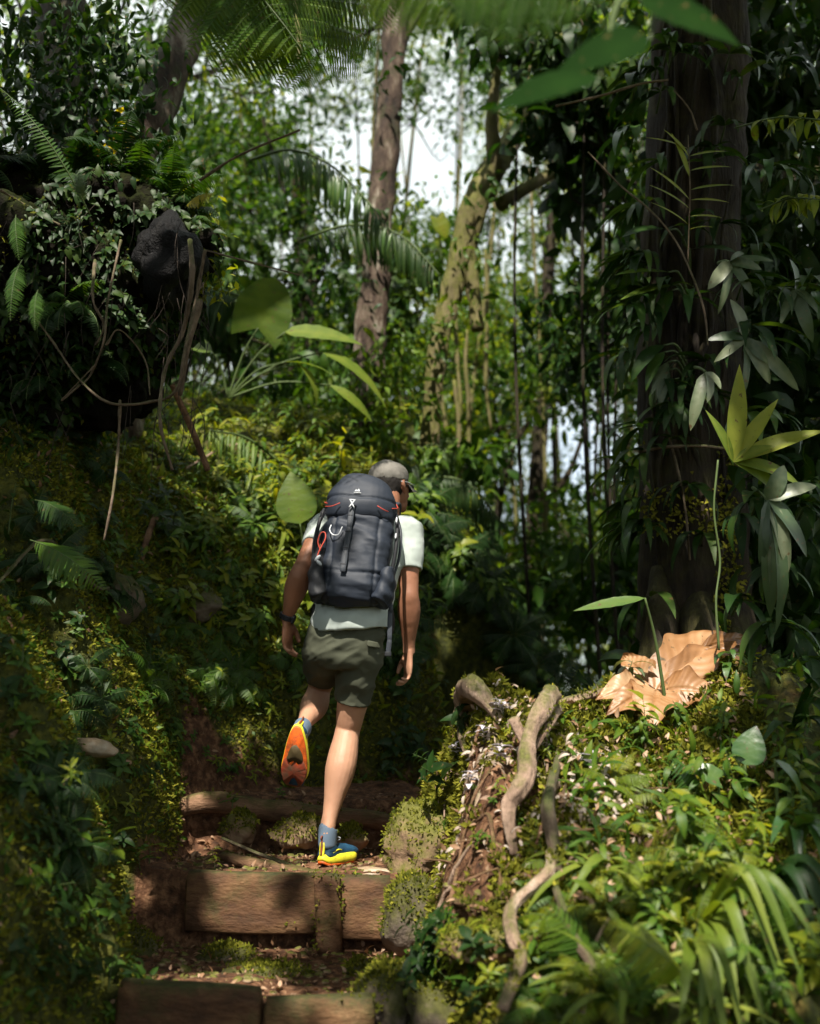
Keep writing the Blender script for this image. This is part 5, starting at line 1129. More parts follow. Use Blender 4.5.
# pale dry debris on the mound
g = G()
for (px, py, n) in ((600,810,170), (590,775,110), (640,815,110), (490,735,110), (470,790,90), (560,750,90), (540,830,70), (545,690,30), (640,690,30), (520,780,30)):
    c = gat(px, py); Pp = c+rr.normal(0, 1, (n, 3))*[.09,.09,.02]; Pp[:, 2] = ground(Pp[:, 0], Pp[:, 1])+rr.uniform(.01, .05, n)
    g.inst(LF_LAN2, frames(nrm(rr.normal(0, 1, (n, 3))*[1,1,.35]), rr.normal(0,.5,(n,3))+[0,-.3,1])*rr.uniform(.02,.055,n)[:, None, None], Pp, np.clip(rr.normal(.6,.3,n),0,1))
solo('dry_debris', g, [leafmat('dry_pale', [(.16,.11,.07), (.30,.23,.17), (.46,.39,.33)], rough=.6, trans=.2, tcol=(1,.9,.8))], 'bleached dry leaf scraps littering the sunlit mound', 'leaf litter', kind='stuff')

# ---- big-leaved plants
def bigleaf(p0, p1, tip, L_, W, kind='heart', mat='mid', up=(0,-.4,1), droop=.5, tint=.5, fold=.12, prad=.008):
    """petiole p0->p1, blade from p1 towards tip"""
    g = G(); p0, p1, tip = map(lambda v: np.asarray(v, float), (p0, p1, tip)); mid = (p0+p1)/2+np.array([0,0,.06])
    tube(g, [p0, mid, p1], [prad, prad*.8, prad*.5], 6, 6, 1)
    tp = blade(W/L_, 12, kind, fold, droop, .0); V = tp.V[0]; V[:, 2] += .012*np.sin(V[:, 1]*34)*np.abs(V[:, 0])/.3
    g.merge(tp, frames(nrm(tip-p1), np.asarray(up, float)), p1, tint, L_); return g
def plant_of(name, loc, label, cat, leaves, mats, group=None):
    t = thing(name, loc, label, cat, group)
    for g in leaves: part('leaf', g, mats, t, org=t.location)
    return t
TY = 6.9; b = at(228,398,TY+.1)
TL = [((258,328), (276,276), .34, .36, 'heart', (.25,-1,.1), .15, .1), ((285,332), (368,326), .50, .17, 'ovate', (0,-.8,.7), .5, .35), ((322,352), (405,375), .56, .14, 'ovate', (0,-.6,.9), .9, .4),
      ((300,365), (335,392), .30, .11, 'ovate', (.2,-.3,1), 1.0, .45), ((285,362), (345,356), .38, .11, 'lance', (0,-.3,1), .8, .2), ((330,385), (392,412), .36, .08, 'lance', (0,-.8,.6), .8, .4), ((212,352), (180,335), .4, .2, 'ovate', (0,-.6,.7), .7, .2)]
plant_of('taro_plant', b, 'large taro with one upright heart leaf and long drooping ones above the slope', 'plant',
         [bigleaf(b, at(q[0], q[1], TY), at(*tp, TY-.05), L_, W, k, up=up, droop=dr, tint=tn) for (q, tp, L_, W, k, up, dr, tn) in TL], [GRN['strap'], M_STEM])
# broad leaf just behind the shirt, and others
def onebig(px, py, Y, tx, ty, L_, W, kind, mat, label, up=(0,-.6,.8), droop=.5, tint=.5, base=None, cat='leaf', name='broad_leaf_plant', group=None):
    p1 = at(px, py, Y); p0 = gat(*base) if base else p1+(np.array([.03,.1,-.35]) if py > 200 else np.array([.12,.25,.35])); g = bigleaf(p0, p1, at(tx, ty, Y), L_, W, kind, up=up, droop=droop, tint=tint)
    return solo(name, g, [GRN[mat], M_STEM], label, 'plant', group)
onebig(300,524,6.0,290,470,.30,.22,'ovate','lite','broad translucent yellow-green leaf left of the hiker\'s shoulder', up=(0,-1,.1), droop=.2, tint=.15)
onebig(305,500,6.6,340,470,.3,.09,'lance','lite','narrow bright leaf arching above the broad translucent leaf', droop=1.2, tint=.7)
onebig(645,598,4.4,585,605,.28,.055,'lance','gloss','long pale leaf pointing left above the giant dead leaf', droop=.15, tint=.8, up=(0,-.8,.8), base=(668,720))
onebig(438,218,9.0,448,240,.18,.14,'heart','lite','lit yellow-green leaf by the mossy fork', up=(0,-1,.2), droop=.2)
onebig(745,765,3.9,752,740,.14,.11,'ovate','gloss','round glossy veined leaf standing upright in the dark right', up=(-.3,-1,.2), droop=.3, tint=.4)
onebig(718,778,3.9,700,768,.09,.07,'heart','gloss','small heart leaf left of the glossy veined leaf', up=(0,-1,.6), tint=.6)
onebig(775,760,3.8,812,780,.22,.06,'lance','gloss','arching glossy leaf right of the round veined leaf', droop=1.2, tint=.6)
# dark large leaves along the left edge of the big trunk
for k, (px, py, tx, ty, L_, W, m, dr, tn) in enumerate([(668,272,604,262,.32,.075,'mid',.3,.6), (672,285,606,290,.33,.07,'mid',.3,.7), (672,290,640,330,.3,.07,'gloss',1.0,.5), (668,230,620,215,.3,.10,'dark',.6,.4), (664,352,634,372,.24,.06,'gloss',1.3,.6), (668,362,640,400,.26,.06,'silver',1.2,.5), (668,370,655,405,.22,.05,'silver',1.1,.5), (664,345,625,350,.3,.08,'dark',1.2,.4), (672,380,640,430,.3,.05,'dark',1.3,.3), (690,250,735,235,.26,.10,'dark',.6,.5)]):
    p1 = at(px, py, 5.25); g = bigleaf(at(690, py+25, 5.40), p1, at(tx, ty, 5.05), L_, W, 'lance', up=(0,-.6,.8), droop=dr, tint=tn)
    solo('climber_leaf', g, [GRN[m], M_STEM], 'long leaf sprouting from the left side of the big dark trunk', 'plant', 'climber leaves on the big dark trunk')
# silvery hanging clusters
def cluster(px, py, Y, items, label, mat='silver', W=.055, tint=.6):
    t = thing('hanging_plant', at(px, py, Y), label, 'plant'); c = at(px, py, Y)
    for (tx, ty, wd) in items:
        e = at(tx, ty, Y-.08); L_ = float(np.linalg.norm(e-c))*1.12; d = e-c
        tp = blade(wd/L_*1.15, 10, 'strap', .3, .8); V = tp.V[0]; V[:, 2] += .006*np.cos(V[:, 0]*260)
        g = G(); g.merge(tp, frames(nrm(d), np.array([rr.normal(0,.4), -1., .35])), c, np.clip(tint+rr.normal(0,.25), 0, 1), L_); part('leaf', g, [GRN[mat]], t, org=t.location)
    g = G(); tube(g, [c+[.02,.25,.1], c+[0,.08,.04], c], [.008,.006,.005], 6, 4); part('stem', g, M_STEM, t, org=t.location); return t
cluster(745,338,4.6, [(724,352,.035), (742,300,.05), (770,372,.05), (800,380,.05), (762,356,.035), (718,330,.04), (757,392,.03)], 'cluster of silvery striped drooping leaves, higher of the two')
cluster(706,372,4.55, [(692,415,.045), (718,392,.04), (722,378,.03)], 'small tuft of two or three striped leaves left of the silvery cluster')
cluster(768,500,4.4, [(770,552,.05), (772,605,.055), (790,600,.05), (800,560,.05), (812,618,.05), (818,540,.05), (785,470,.06), (812,478,.05), (760,540,.03)], 'large silvery cluster of long drooping leaves at the right edge', tint=.45)
cluster(730,262,4.7, [(716,278,.05), (736,250,.04), (757,262,.04), (770,250,.03), (728,300,.03), (752,285,.035)], 'small dim cluster of pale leaves high on the dark right side', tint=.4)
cluster(795,290,4.7, [(810,330,.05), (802,262,.04), (820,300,.04), (782,310,.035)], 'dim pale leaf tuft at the right edge above the silvery cluster', tint=.4)
# yellow-green upright leaves in the sun patch
t = thing('bromeliad', at(733,460,4.5), 'upright yellow-green strap leaves catching sun beside the big trunk', 'plant'); c = at(733,462,4.5)
for (tx, ty, W, dr, tn) in [(741,368,.075,.15,.9), (775,398,.06,.35,.9), (822,420,.07,.4,.85), (812,465,.06,.9,.4), (800,480,.06,1.2,.3), (770,440,.05,.6,.5), (716,410,.04,.5,.4)]:
    e = at(tx, ty, 4.4); L_ = float(np.linalg.norm(e-c)); g = G(); g.merge(blade(W/L_, 10, 'lance', .45, dr), frames(nrm(e-c), np.array([0,-.9,.45])), c, tn, L_*1.05); part('leaf', g, [GRN['strap']], t, org=t.location)
# pinnate sprig high on the right
t = thing('compound_leaf_sprig', at(690,240,4.8), 'sprig of narrow paired yellow-green leaflets high before the dark trunk', 'plant'); g = G()
ax = [at(688,262,4.8), at(689,225,4.75), at(690,190,4.7), at(688,135,4.7)]; A = crs(ax, 8); tube(g, ax, [.004,.003,.003,.002], 6, 6); part('stem', g, M_VINE, t, org=t.location)
for k, (f, tx, ty) in enumerate([(.95,648,130), (.9,728,145), (.8,732,160), (.7,735,178), (.62,655,160), (.6,730,196), (.5,654,178), (.45,722,212), (.35,655,195), (.9,668,125), (.3,712,222), (.75,676,128)]):
    o_ = A[int(f*(len(A)-1))]; e = at(tx, ty, 4.65); L_ = float(np.linalg.norm(e-o_)); g = G(); g.merge(blade(.055/L_*.5, 7, 'lance', .25, .3), frames(nrm(e-o_), np.array([0,-.7,.7])), o_, .55+.3*rr.random(), L_); part('leaflet', g, [GRN['strap']], t, org=t.location)
M_PALE = leafmat('leaf_pale', [(.20,.20,.19), (.34,.32,.34), (.5,.46,.5)], rough=.5, trans=.2, tcol=(1,1,1))
# white-veined sprig by the dead leaf
for (px, py, nm, lb, mt) in [(728,655,'seedling','sprig of paired glossy leaflets right of the giant dead leaf','gloss'), (628,668,'seedling','tuft of pale narrow leaves left of the giant dead leaf','silver')]:
    g = herb(.10, 11, .115, np.random.default_rng(int(px)), LF_LAN2, .65, .2); put(g, nm, [GRN[mt], M_STEM], at(px, py+18, 4.62), lb, 'plant')
# strap-leaved plants at the lower right
def strapplant(px, py, Y, tips, label, mat='strap', W=.035, tint=.35):
    t = thing('strap_leaf_plant', at(px, py, Y), label, 'plant'); c = at(px, py, Y)
    for (tx, ty, lift_) in tips:
        e = at(tx, ty, Y-.25); m_ = (c+e)/2+np.array([0,-.03,lift_]); A = crs([c, m_, e], 9); Tn = nrm(np.gradient(A, axis=0)); S_ = nrm(np.cross(Tn, np.array([0,-.75,.65])+rr.normal(0,.15,3))); Nn = np.cross(S_, Tn)
        k = len(A); tt = np.linspace(0, 1, k); hw = W*.5*np.minimum(1, tt*5+.15)**.8*(1-tt**3.0)*rr.uniform(.8, 1.2)
        V = np.stack([A-S_*hw[:, None]+Nn*hw[:, None]*.35, A, A+S_*hw[:, None]+Nn*hw[:, None]*.35], 1).reshape(-1, 3)
        Q = [(3*a, 3*a+1, 3*a+4, 3*a+3) for a in range(k-1)]+[(3*a+1, 3*a+2, 3*a+5, 3*a+4) for a in range(k-1)]
        g = G(); g.add(V, Q, tint=np.clip(tint+rr.normal(0,.15), 0, 1)); part('leaf', g, [GRN[mat]], t, org=t.location)
    return t
strapplant(704,918,3.25, [(805,985,.20), (790,1010,.18), (770,1045,.13), (742,1040,.10), (722,1030,.08), (830,960,.16), (782,968,.18), (756,1000,.13), (700,1035,.06)], 'fan of long arching yellow-green strap leaves at the lower right, the largest', W=.038, tint=.4)
strapplant(690,940,3.1, [(712,1010,.06), (745,1030,.09), (730,1060,.08), (680,1020,.04)], 'short strap-leaved tuft in front of the largest fan', W=.034, tint=.45)
strapplant(668,880,3.6, [(760,905,.12), (790,925,.14), (724,908,.07), (740,935,.10)], 'strap-leaved plant behind the largest fan', W=.032, tint=.4)
strapplant(625,880,3.6, [(568,900,.09), (590,912,.07), (610,905,.05)], 'low strap-leaved plant with leaves bent left on the mound flank', W=.034, tint=.4)
strapplant(688,845,3.9, [(640,788,.05), (690,800,.05), (700,812,.0)], 'upright pale arched leaf above the fans', mat='gloss', W=.034, tint=.8)
strapplant(790,850,3.6, [(800,880,.10), (770,845,.08), (836,900,.14), (840,870,.1), (820,820,.05)], 'dark glossy strap leaves at the right edge', mat='gloss', W=.045, tint=.4)
strapplant(760,905,3.4, [(810,905,.1), (840,945,.15), (850,920,.14), (830,990,.15)], 'dark strap leaves under the glossy ones at the right edge', mat='dark', W=.05, tint=.5)
strapplant(792,730,4.2, [(845,770,.1), (840,745,.12), (850,800,.14), (830,700,.12), (760,745,.05), (845,690,.1)], 'dark strap-leaved plant beside the round veined leaf', mat='dark', W=.045, tint=.4)
# fern fronds on the sunny flank, single fronds
def frond_at(px, py, Y, tx, ty, label, mat='lite', L_=None, elev=.6, droop=.9, pairs=20, wid=.3, tint=.6, name='fern_frond', group=None, cat='fern', pin=LF_PIN, ty_=None, up=(0,-.8,.6)):
    c = at(px, py, Y); e = at(tx, ty, ty_ or Y-.1); L_ = L_ or float(np.linalg.norm(e-c))*1.08; g0 = G(); frond(g0, 1.0, droop*.5, droop, 0, pairs, wid, tint=tint, pin=pin, rad=.006/max(L_, .2)*L_*1.0, r=rr)
    q = G(); q.merge(g0, frames(nrm(e-c), np.asarray(up, float)), c, None, L_); q.t = [t_ for t_ in q.t]
    return solo(name, q, [GRN[mat], M_STEM], label, cat, group)
frond_at(648,822,4.1,612,768, 'pale sunlit fern frond fanning up the mound', 'silver', wid=.35, pairs=18, tint=.9)
frond_at(668,865,3.9,640,815, 'bright fern frond below the pale sunlit one', wid=.3)
frond_at(600,1000,3.3,545,905, 'dark green fern frond at the bottom of the pale bare root', 'mid', wid=.3, pairs=24)
frond_at(690,985,3.0,600,925, 'yellow-green fern frond spreading left at the lower right', wid=.28, pairs=24)
frond_at(660,960,3.1,605,990, 'fern frond hanging at the bottom right of centre', 'mid', wid=.3, pairs=24)
frond_at(800,940,3.2,740,870, 'fern frond behind the strap leaves near the right edge', 'mid', wid=.28, pairs=20)
frond_at(702,790,4.0,668,762, 'small fern frond in the shade under the dead leaf', 'gloss', wid=.4, pairs=12)
# left foreground herbs with large leaves
def bigherb(px, py, Y, n, L_, label, mat, tint, seed, h=.1, tp=None):
    put(herb(h, n, L_, np.random.default_rng(seed), tp or blade(.5, 8, 'ovate', .2, .6), tint, .2), 'broad_leaf_herb', [GRN[mat], M_STEM], gat(px, py, .13) if px < 160 else at(px, py, Y), label, 'plant')
bigherb(70,1000,2.7,7,.105, 'dark glossy broad-leaved herb at the bottom left corner', 'dark', .75, 3, .12)
bigherb(92,872,3.1,5,.085, 'pale green four-leaved seedling on the lower left bank', 'mid', .95, 4, .10)
bigherb(138,905,3.4,4,.08, 'drooping green seedling left of the upper step', 'mid', .8, 5, .08)
bigherb(140,690,4.2,6,.075, 'small whorled seedling below the mossy rocks', 'mid', .7, 6, .10)
bigherb(140,625,4.7,6,.085, 'pale seedling in front of the round mossy rock', 'gloss', .6, 7, .10)
bigherb(20,680,3.2,6,.10, 'dark herb with hanging leaves at the left edge', 'dark', .6, 8, .12)
bigherb(12,560,3.4,6,.13, 'dark lance-leaved herb at the left edge under the root mass', 'dark', .5, 9, .2, LF_LAN2)
bigherb(232,808,5.1,4,.07, 'dark pointed leaves hanging over the log', 'mid', .5, 10, .06)
bigherb(340,470,6.6,7,.2, 'bright upright leafy shoot behind the rucksack', 'lite', .7, 11, .25, LF_LAN2)
bigherb(278,500,6.2,8,.17, 'bright narrow-leaved shoot on the slope crest', 'lite', .6, 12, .22, LF_LAN2)
# hanging fern at left
frond_at(30,540,4.2,104,592, 'dark feathery frond pointing right over the left bank', 'mid', wid=.24, pairs=26, tint=.6)
frond_at(35,500,4.2,80,530, 'second dark feathery frond above the first', 'dark', wid=.24, pairs=22)
for k, (a, b_, c_, d_) in enumerate([(22,260,12,322), (38,290,36,332), (16,215,20,262)]):
    frond_at(a, b_, 3.9, c_, d_, 'small dim fern frond hanging in the dark at the left edge', 'mid', wid=.15, pairs=26, tint=.4, group='fern fronds hanging in the dark left')

# ---- overhanging root mass at the upper left
rm = thing('root_mass', at(110,420,4.7), 'dark overhanging mass of earth and roots at the upper left', 'root mass')
g = G()
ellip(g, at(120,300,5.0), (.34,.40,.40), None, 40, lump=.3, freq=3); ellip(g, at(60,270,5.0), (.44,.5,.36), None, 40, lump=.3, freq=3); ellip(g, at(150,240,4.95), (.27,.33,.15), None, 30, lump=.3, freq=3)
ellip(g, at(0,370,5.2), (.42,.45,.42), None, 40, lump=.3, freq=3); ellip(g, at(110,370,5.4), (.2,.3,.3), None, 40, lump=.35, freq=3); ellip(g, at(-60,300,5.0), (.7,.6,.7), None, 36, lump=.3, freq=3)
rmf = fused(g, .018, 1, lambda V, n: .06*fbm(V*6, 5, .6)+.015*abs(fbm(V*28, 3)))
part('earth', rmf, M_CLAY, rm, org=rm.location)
RV = rmf.V[0]; sel = RV[(RV[:, 1] < 5.2)]; sel = sel[rr.choice(len(sel), 11000)]; sel = sel[fbm(sel*2.2+3, 3) > -.4]
g = G(); g.inst(LF_OV, frames(nrm(rr.normal(0,1,(len(sel),3))+[0,-.8,-.9]), np.array([0,-1.,.5]))*rr.uniform(.02,.07,len(sel))[:,None,None], sel+[0,-.015,0], np.clip(rr.normal(.4,.25,len(sel)),0,1)); s4 = RV[rr.choice(len(RV), 9000)]; s4 = s4[(fbm(s4*3+1, 3) > 0) & (s4[:, 1] < 5.3)]; g.inst(LF_FAR, frames(nrm(rr.normal(0,1,(len(s4),3))+[0,-.6,-.8]), np.array([0,-1.,.3]))*rr.uniform(.012,.035,len(s4))[:,None,None], s4, np.clip(rr.normal(.3,.2,len(s4)),0,1), mat=1)
solo('creeper', g, [GRN['dark'], M_MOSS], 'dark small-leaved creeper clinging to the overhanging root mass', 'creeper', kind='stuff')
g = G(); ellip(g, (0,0,0), (1,1,1), None, 44); V = g.V[0]; V *= (1+.38*fbm(V*1.3+3, 5))[:, None]; g.V[0] = V*np.array([.135,.19,.165])+at(170,264,4.68)
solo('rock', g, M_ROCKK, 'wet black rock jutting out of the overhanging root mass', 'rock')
vp = [([(205,250),(196,300),(186,345),(176,390),(150,402),(110,403),(80,380),(55,345),(30,310)], .007, 'long looping bare vine slung below the root mass'), ([(121,240),(108,300),(104,340),(92,372),(82,385)], .005, 'thin straight vine hanging before the root mass'), ([(95,260),(93,300),(104,325),(96,345)], .006, 'crooked hairy rootlet hanging in the dark'),
      ([(190,240),(192,280),(183,330),(165,370),(160,420),(172,470)], .010, 'brown vine running down the right edge of the root mass'), ([(200,300),(188,350),(180,395)], .012, 'thick fibrous root at the right edge of the root mass'), ([(0,190),(25,205),(60,225)], .006, 'pale rootlet at the left edge'), ([(120,400),(118,450),(112,500),(104,540)], .006, 'vine trailing down the mossy bank'), ([(80,385),(62,400),(95,365)], .004, 'short side twig on the looping vine'), ([(200,180),(240,155),(300,130)], .006, 'bare twig reaching right from the root mass top'), ([(205,250),(250,262),(300,275)], .004, 'thin twig pointing right below the leaning trunk'), ([(106,345),(120,330),(145,360),(150,395)], .004, 'curly thin rootlet above the looping vine')]
for k, (pts, r_, lb) in enumerate(vp):
    g = G(); P = [at(a, b_, 4.42+.06*math.sin(i_*2+k)) for i_, (a, b_) in enumerate(pts)]; tube(g, P, [r_*(1.1-.5*i_/len(P)) for i_ in range(len(P))], 7, 8, lump=.35, freq=25)
    solo('vine', g, M_VINE, lb, 'vine')
# fine rootlets: nobody could count them
g = G()
for _ in range(70):
    px, py = rr.choice([rr.uniform(0,210), rr.uniform(150,210)]), rr.uniform(200, 420); c = at(px, py, 4.45+rr.uniform(-.08,.15)); l_ = rr.uniform(.05,.35); d = np.array([rr.normal(0,.05), rr.normal(0,.03), -l_])
    tube(g, [c, c+d*.5+rr.normal(0,.02,3), c+d], [.0016,.0013,.0007], 4, 3)
solo('rootlets', g, [M_HAIR], 'fine hair roots hanging from the root mass', 'rootlets', kind='stuff')
# ferns and foliage crowning the mass
for k, (px, py, s, m) in enumerate([(105,190,1.0,0), (70,195,.9,0), (140,200,.9,1), (40,190,1.0,0), (170,205,.8,1), (120,165,.9,0), (185,225,.6,1), (15,180,1.,0)]):
    o = put(fern(9, .38, np.random.default_rng(200+k), .2, elev=(.3,1.3), pairs=24), 'fern', [GRN['mid'] if m else GRN['dark'], M_STEM], at(px, py, 4.9), 'fern growing on top of the overhanging root mass', 'fern', 'ferns on top of the root mass', s=s)
frond_at(185,208,4.6,215,196, 'yellow-green fern frond lying right along the root mass top', 'yellow', wid=.3, pairs=20, tint=.2)
frond_at(90,215,4.4,0,95, 'long dark sword-like frond arching at the upper left', 'mid', wid=.09, pairs=40, tint=.35)
frond_at(84,205,4.4,78,170, 'narrow silvery frond on the root mass', 'silver', wid=.25, pairs=24, tint=.3)
put(herb(.25, 16, .15, np.random.default_rng(77), LF_LAN, .6), 'bright_shrub', [GRN['yellow'], M_STEM], at(112,165,5.6), 'small shrub of glowing yellow leaves behind the root mass top', 'shrub')
g = G(); cs = np.array([at(px, py, 5.2) for px, py in [(60,120),(90,90),(30,80),(110,60),(20,30),(75,40),(140,170),(40,140),(10,120),(120,110),(95,20)]]); leafcloud(g, cs, 130, .16, (.05,.13), rr, LF_LAN2, (.4,.25), droop=.6)
solo('shrub', g, [GRN['dark']], 'dark broad-leaved shrub overhanging the root mass at the upper left', 'shrub')
g = G(); cs = np.array([at(px, py, 5.0) for px, py in [(185,235),(195,260),(200,215),(178,215),(205,280),(190,245)]]); leafcloud(g, cs, 90, .07, (.03,.06), rr, LF_FAR, (.6,.2), droop=1)
solo('creeper', g, [GRN['lite']], 'fine-leaved creeper edging the black rock', 'creeper')
# dark shrubs behind the big trunk on the right, from large leaves
for k, (px, py, Y, n, sp, lb) in enumerate([(790,200,6.3,26,.35,'dark large-leaved shrub at the upper right edge'), (800,420,6.2,26,.35,'dark large-leaved shrub at the right edge at mid height'), (790,640,5.8,26,.32,'dark large-leaved shrub low at the right edge'), (770,60,6.6,30,.45,'dark shrubby crown in the upper right corner')]):
    rq = np.random.default_rng(300+k); c = at(px, py, Y); cs = clumps(c, (.7,.5,.9), n, rq, -.9); g = G(); leafcloud(g, cs, 34, .22, (.14,.30), rq, LF_LAN2, (.35,.2), droop=.7)
    tube(g, [c-[0,0,1.2], c-[0,0,.3], c+[0,0,.4]], [.03,.025,.01], 6, 4, 1); solo('shrub', g, [GRN['dark'], M_STEM], lb, 'shrub')
# yellow-green leafy twigs at upper right edge
for (px, py, tx, ty, lb) in [(735,128,822,120,'twig with yellow-green leaves at the upper right edge'), (760,210,822,200,'second twig with yellow-green leaves lower at the right edge')]:
    p0, p1 = at(px, py, 4.6), at(tx, ty, 4.5); g = G(); A = crs([p0, (p0+p1)/2+[0,0,.03], p1], 8); tube(g, A, [.004]*len(A), 5, 1, 1); 
    for q in A[4:]: g.inst(LF_LAN2, frames(nrm(rr.normal(0,1,(2,3))*[1,.5,.8]), np.array([0,-.6,.8]))*rr.uniform(.06,.12,2)[:,None,None], np.tile(q, (2,1)), rr.uniform(.3,.8,2), mat=0)
    solo('leafy_twig', g, [GRN['strap'], M_STEM], lb, 'twig')
# long curved bare twig before the trunk, and stems
for pts, r_, lb in [([(588,152,4.6),(620,185,4.6),(652,212,4.55),(675,240,4.55),(692,275,4.5),(704,310,4.5),(708,345,4.5)], .0045, 'long curved bare twig crossing the big trunk'), ([(718,460,4.5),(714,510,4.5),(720,560,4.52),(716,600,4.5),(719,650,4.5)], .0045, 'straight green stem standing before the big trunk'), ([(674,90,4.7),(690,110,4.7),(697,130,4.7)], .004, 'thin pale twig tip high before the trunk'), ([(556,106,5),(600,96,5),(640,84,5),(668,80,5)], .007, 'pale bare twig reaching left from the big trunk'), ([(704,690,4.5),(706,720,4.45),(712,745,4.45),(708,775,4.4)], .006, 'crooked pale rootlet hanging under the dead leaf'), ([(722,690,4.5),(726,760,4.4),(730,830,4.3)], .006, 'thin green vine hanging in the dark right of the dead leaf'), ([(655,400,5.28),(670,440,5.28),(684,500,5.25),(690,560,5.25)], .006, 'thin vine climbing the big dark trunk'), ([(640,452,5.3),(665,447,5.2),(700,446,5.2),(735,450,5.3)], .008, 'vine tied around the big trunk')]:
    g = G(); tube(g, [at(*p) for p in pts], [r_]*len(pts), 7, 8, lump=.2, freq=20); solo('vine', g, M_VINE if 'green' not in lb else M_STEM, lb, 'vine')
# moss and orange lichen on the trunk foot
g = G(); n = 2600; th = rr.uniform(-2.6,-.6,n); zz = rr.random(n)**1.6*1.1; Pm = np.stack([big.location[0]+.0+np.cos(th)*(.30-.03*zz), 5.62+np.sin(th)*(.30-.03*zz), 1.75+zz], -1); Pm = Pm[fbm(Pm*4, 2) > .0]
leafn = len(Pm); g.inst(LF_FAR, frames(nrm(rr.normal(0,1,(leafn,3))-[0,.8,.5]), np.array([0,-1,.3]))*rr.uniform(.015,.04,leafn)[:,None,None], Pm, rr.uniform(.3,1,leafn))
solo('moss', g, [M_MOSS], 'thick moss on the foot of the big dark trunk', 'moss', kind='stuff')

# ---- overhanging fronds at the top edge
def bigfrond(px, py, Y, tx, ty, ty_, label, mat, pairs, wid, tint, droop, up, name='tree_fern_frond', L_=None):
    """a tree fern frond whose pinnae are themselves feathered"""
    c = at(px, py, Y); e = at(tx, ty, ty_); L_ = L_ or float(np.linalg.norm(e-c)); sub = G(); frond(sub, 1.0, .1, .4, 0, 16, .22, .02, tint=tint, r=rr, jit=.05, rad=.004)
    g0 = G(); frond(g0, 1.0, droop*.5, droop, 0, pairs, wid, .1, tint=tint, pin=sub, lm=None, r=rr, rad=.008); q = G(); q.merge(g0, frames(nrm(e-c), np.asarray(up, float)), c, None, L_)
    return solo(name, q, [GRN[mat], M_STEM], label, 'fern')
bigfrond(180,-70,3.9,305,60,3.7, 'feathery tree fern frond hanging in at the top left of centre', 'mid', 20, .42, .55, .6, (0,-.9,.4))
bigfrond(230,-90,4.2,335,95,4.0, 'second feathery frond hanging beside the first at the top', 'lite', 20, .40, .25, .5, (0,-1,.3))
bigfrond(420,-50,2.3,600,10,2.2, 'blurred yellow-green frond across the top right of centre', 'mid', 20, .4, .45, .3, (0,-1,.3))
bigfrond(350,-60,3.0,470,25,2.9, 'blurred green frond at the top centre', 'lite', 18, .4, .3, .4, (0,-1,.3))
onebig(600,78,2.0,480,86,.22,.085,'lance','matte','big dark leaf hanging at the top right of centre', up=(0,-1,.5), droop=.5, tint=-.1)
onebig(650,40,2.0,560,50,.20,.10,'ovate','matte','dark leaf beside the big dark one at the top edge', up=(0,-1,.4), droop=.6, tint=-.15)
onebig(640,0,2.0,735,22,.22,.10,'ovate','matte','broad dark leaf in the canopy above the big trunk', up=(0,-1,.4), droop=.4, tint=-.1)
# grey-green arching palm frond left of the reddish trunk
def palmfrond(pts, label, mat='gloss', n=34, ll=.45, tint=.5, up=(0,-.5,1), W=1.):
    A = crs([at(*p) for p in pts], 12); Tn = nrm(np.gradient(A, axis=0)); g = G(); tube(g, A, np.linspace(.012,.004,len(A)), 6, 1, 1); idx = np.linspace(2, len(A)-1, n).astype(int)
    for sgn in (-1, 1):
        S_ = nrm(np.cross(Tn[idx], np.asarray(up, float)))*sgn; D = S_*.55+Tn[idx]*.45+np.array([0,0,-.55])+rr.normal(0,.08,(n,3)); l_ = ll*(.45+.55*np.sin(np.linspace(.35,2.9,n)))
        g.inst(LF_PALM, frames(nrm(D), np.asarray(up, float))*l_[:,None,None]*np.array([W,1,1]), A[idx], np.clip(tint+rr.normal(0,.12,n),0,1), mat=0)
    return solo('palm_frond', g, [GRN[mat], M_STEM], label, 'palm frond')
palmfrond([(250,160,7.2),(290,150,7.1),(330,165,7.0),(362,195,6.9),(392,232,6.8)], 'grey-green palm frond arching over the taro leaves', ll=.34, tint=.5)
palmfrond([(300,240,7.6),(350,225,7.5),(400,235,7.4),(440,275,7.3)], 'dark palm frond hanging below the grey-green one', 'dark', ll=.34)
palmfrond([(250,300,7.8),(215,290,7.7),(185,305,7.6)], 'dark palm frond behind the root mass at the left', 'dark', ll=.5)
palmfrond([(300,480,7.0),(250,440,6.8),(210,430,6.6)], 'palm frond low on the bright slope', 'mid', ll=.25, tint=.6)
for k, pts in enumerate([[(405,500,7.9),(435,478,7.8),(470,485,7.7),(500,520,7.6)], [(430,600,7.6),(462,575,7.5),(495,590,7.4),(520,630,7.3)], [(412,545,7.4),(438,528,7.3),(462,550,7.2),(478,590,7.1)], [(400,470,8.2),(430,445,8.1),(455,455,8.0)]]):
    palmfrond(pts, ['dark palm frond arching highest on the bank right of the hiker','dark palm frond arching at mid height on the bank right of the hiker','green palm frond close to the hiker\'s right arm','palm frond behind the hiker\'s cap'][k], 'mid' if k % 2 else 'dark', ll=.28, tint=.5)

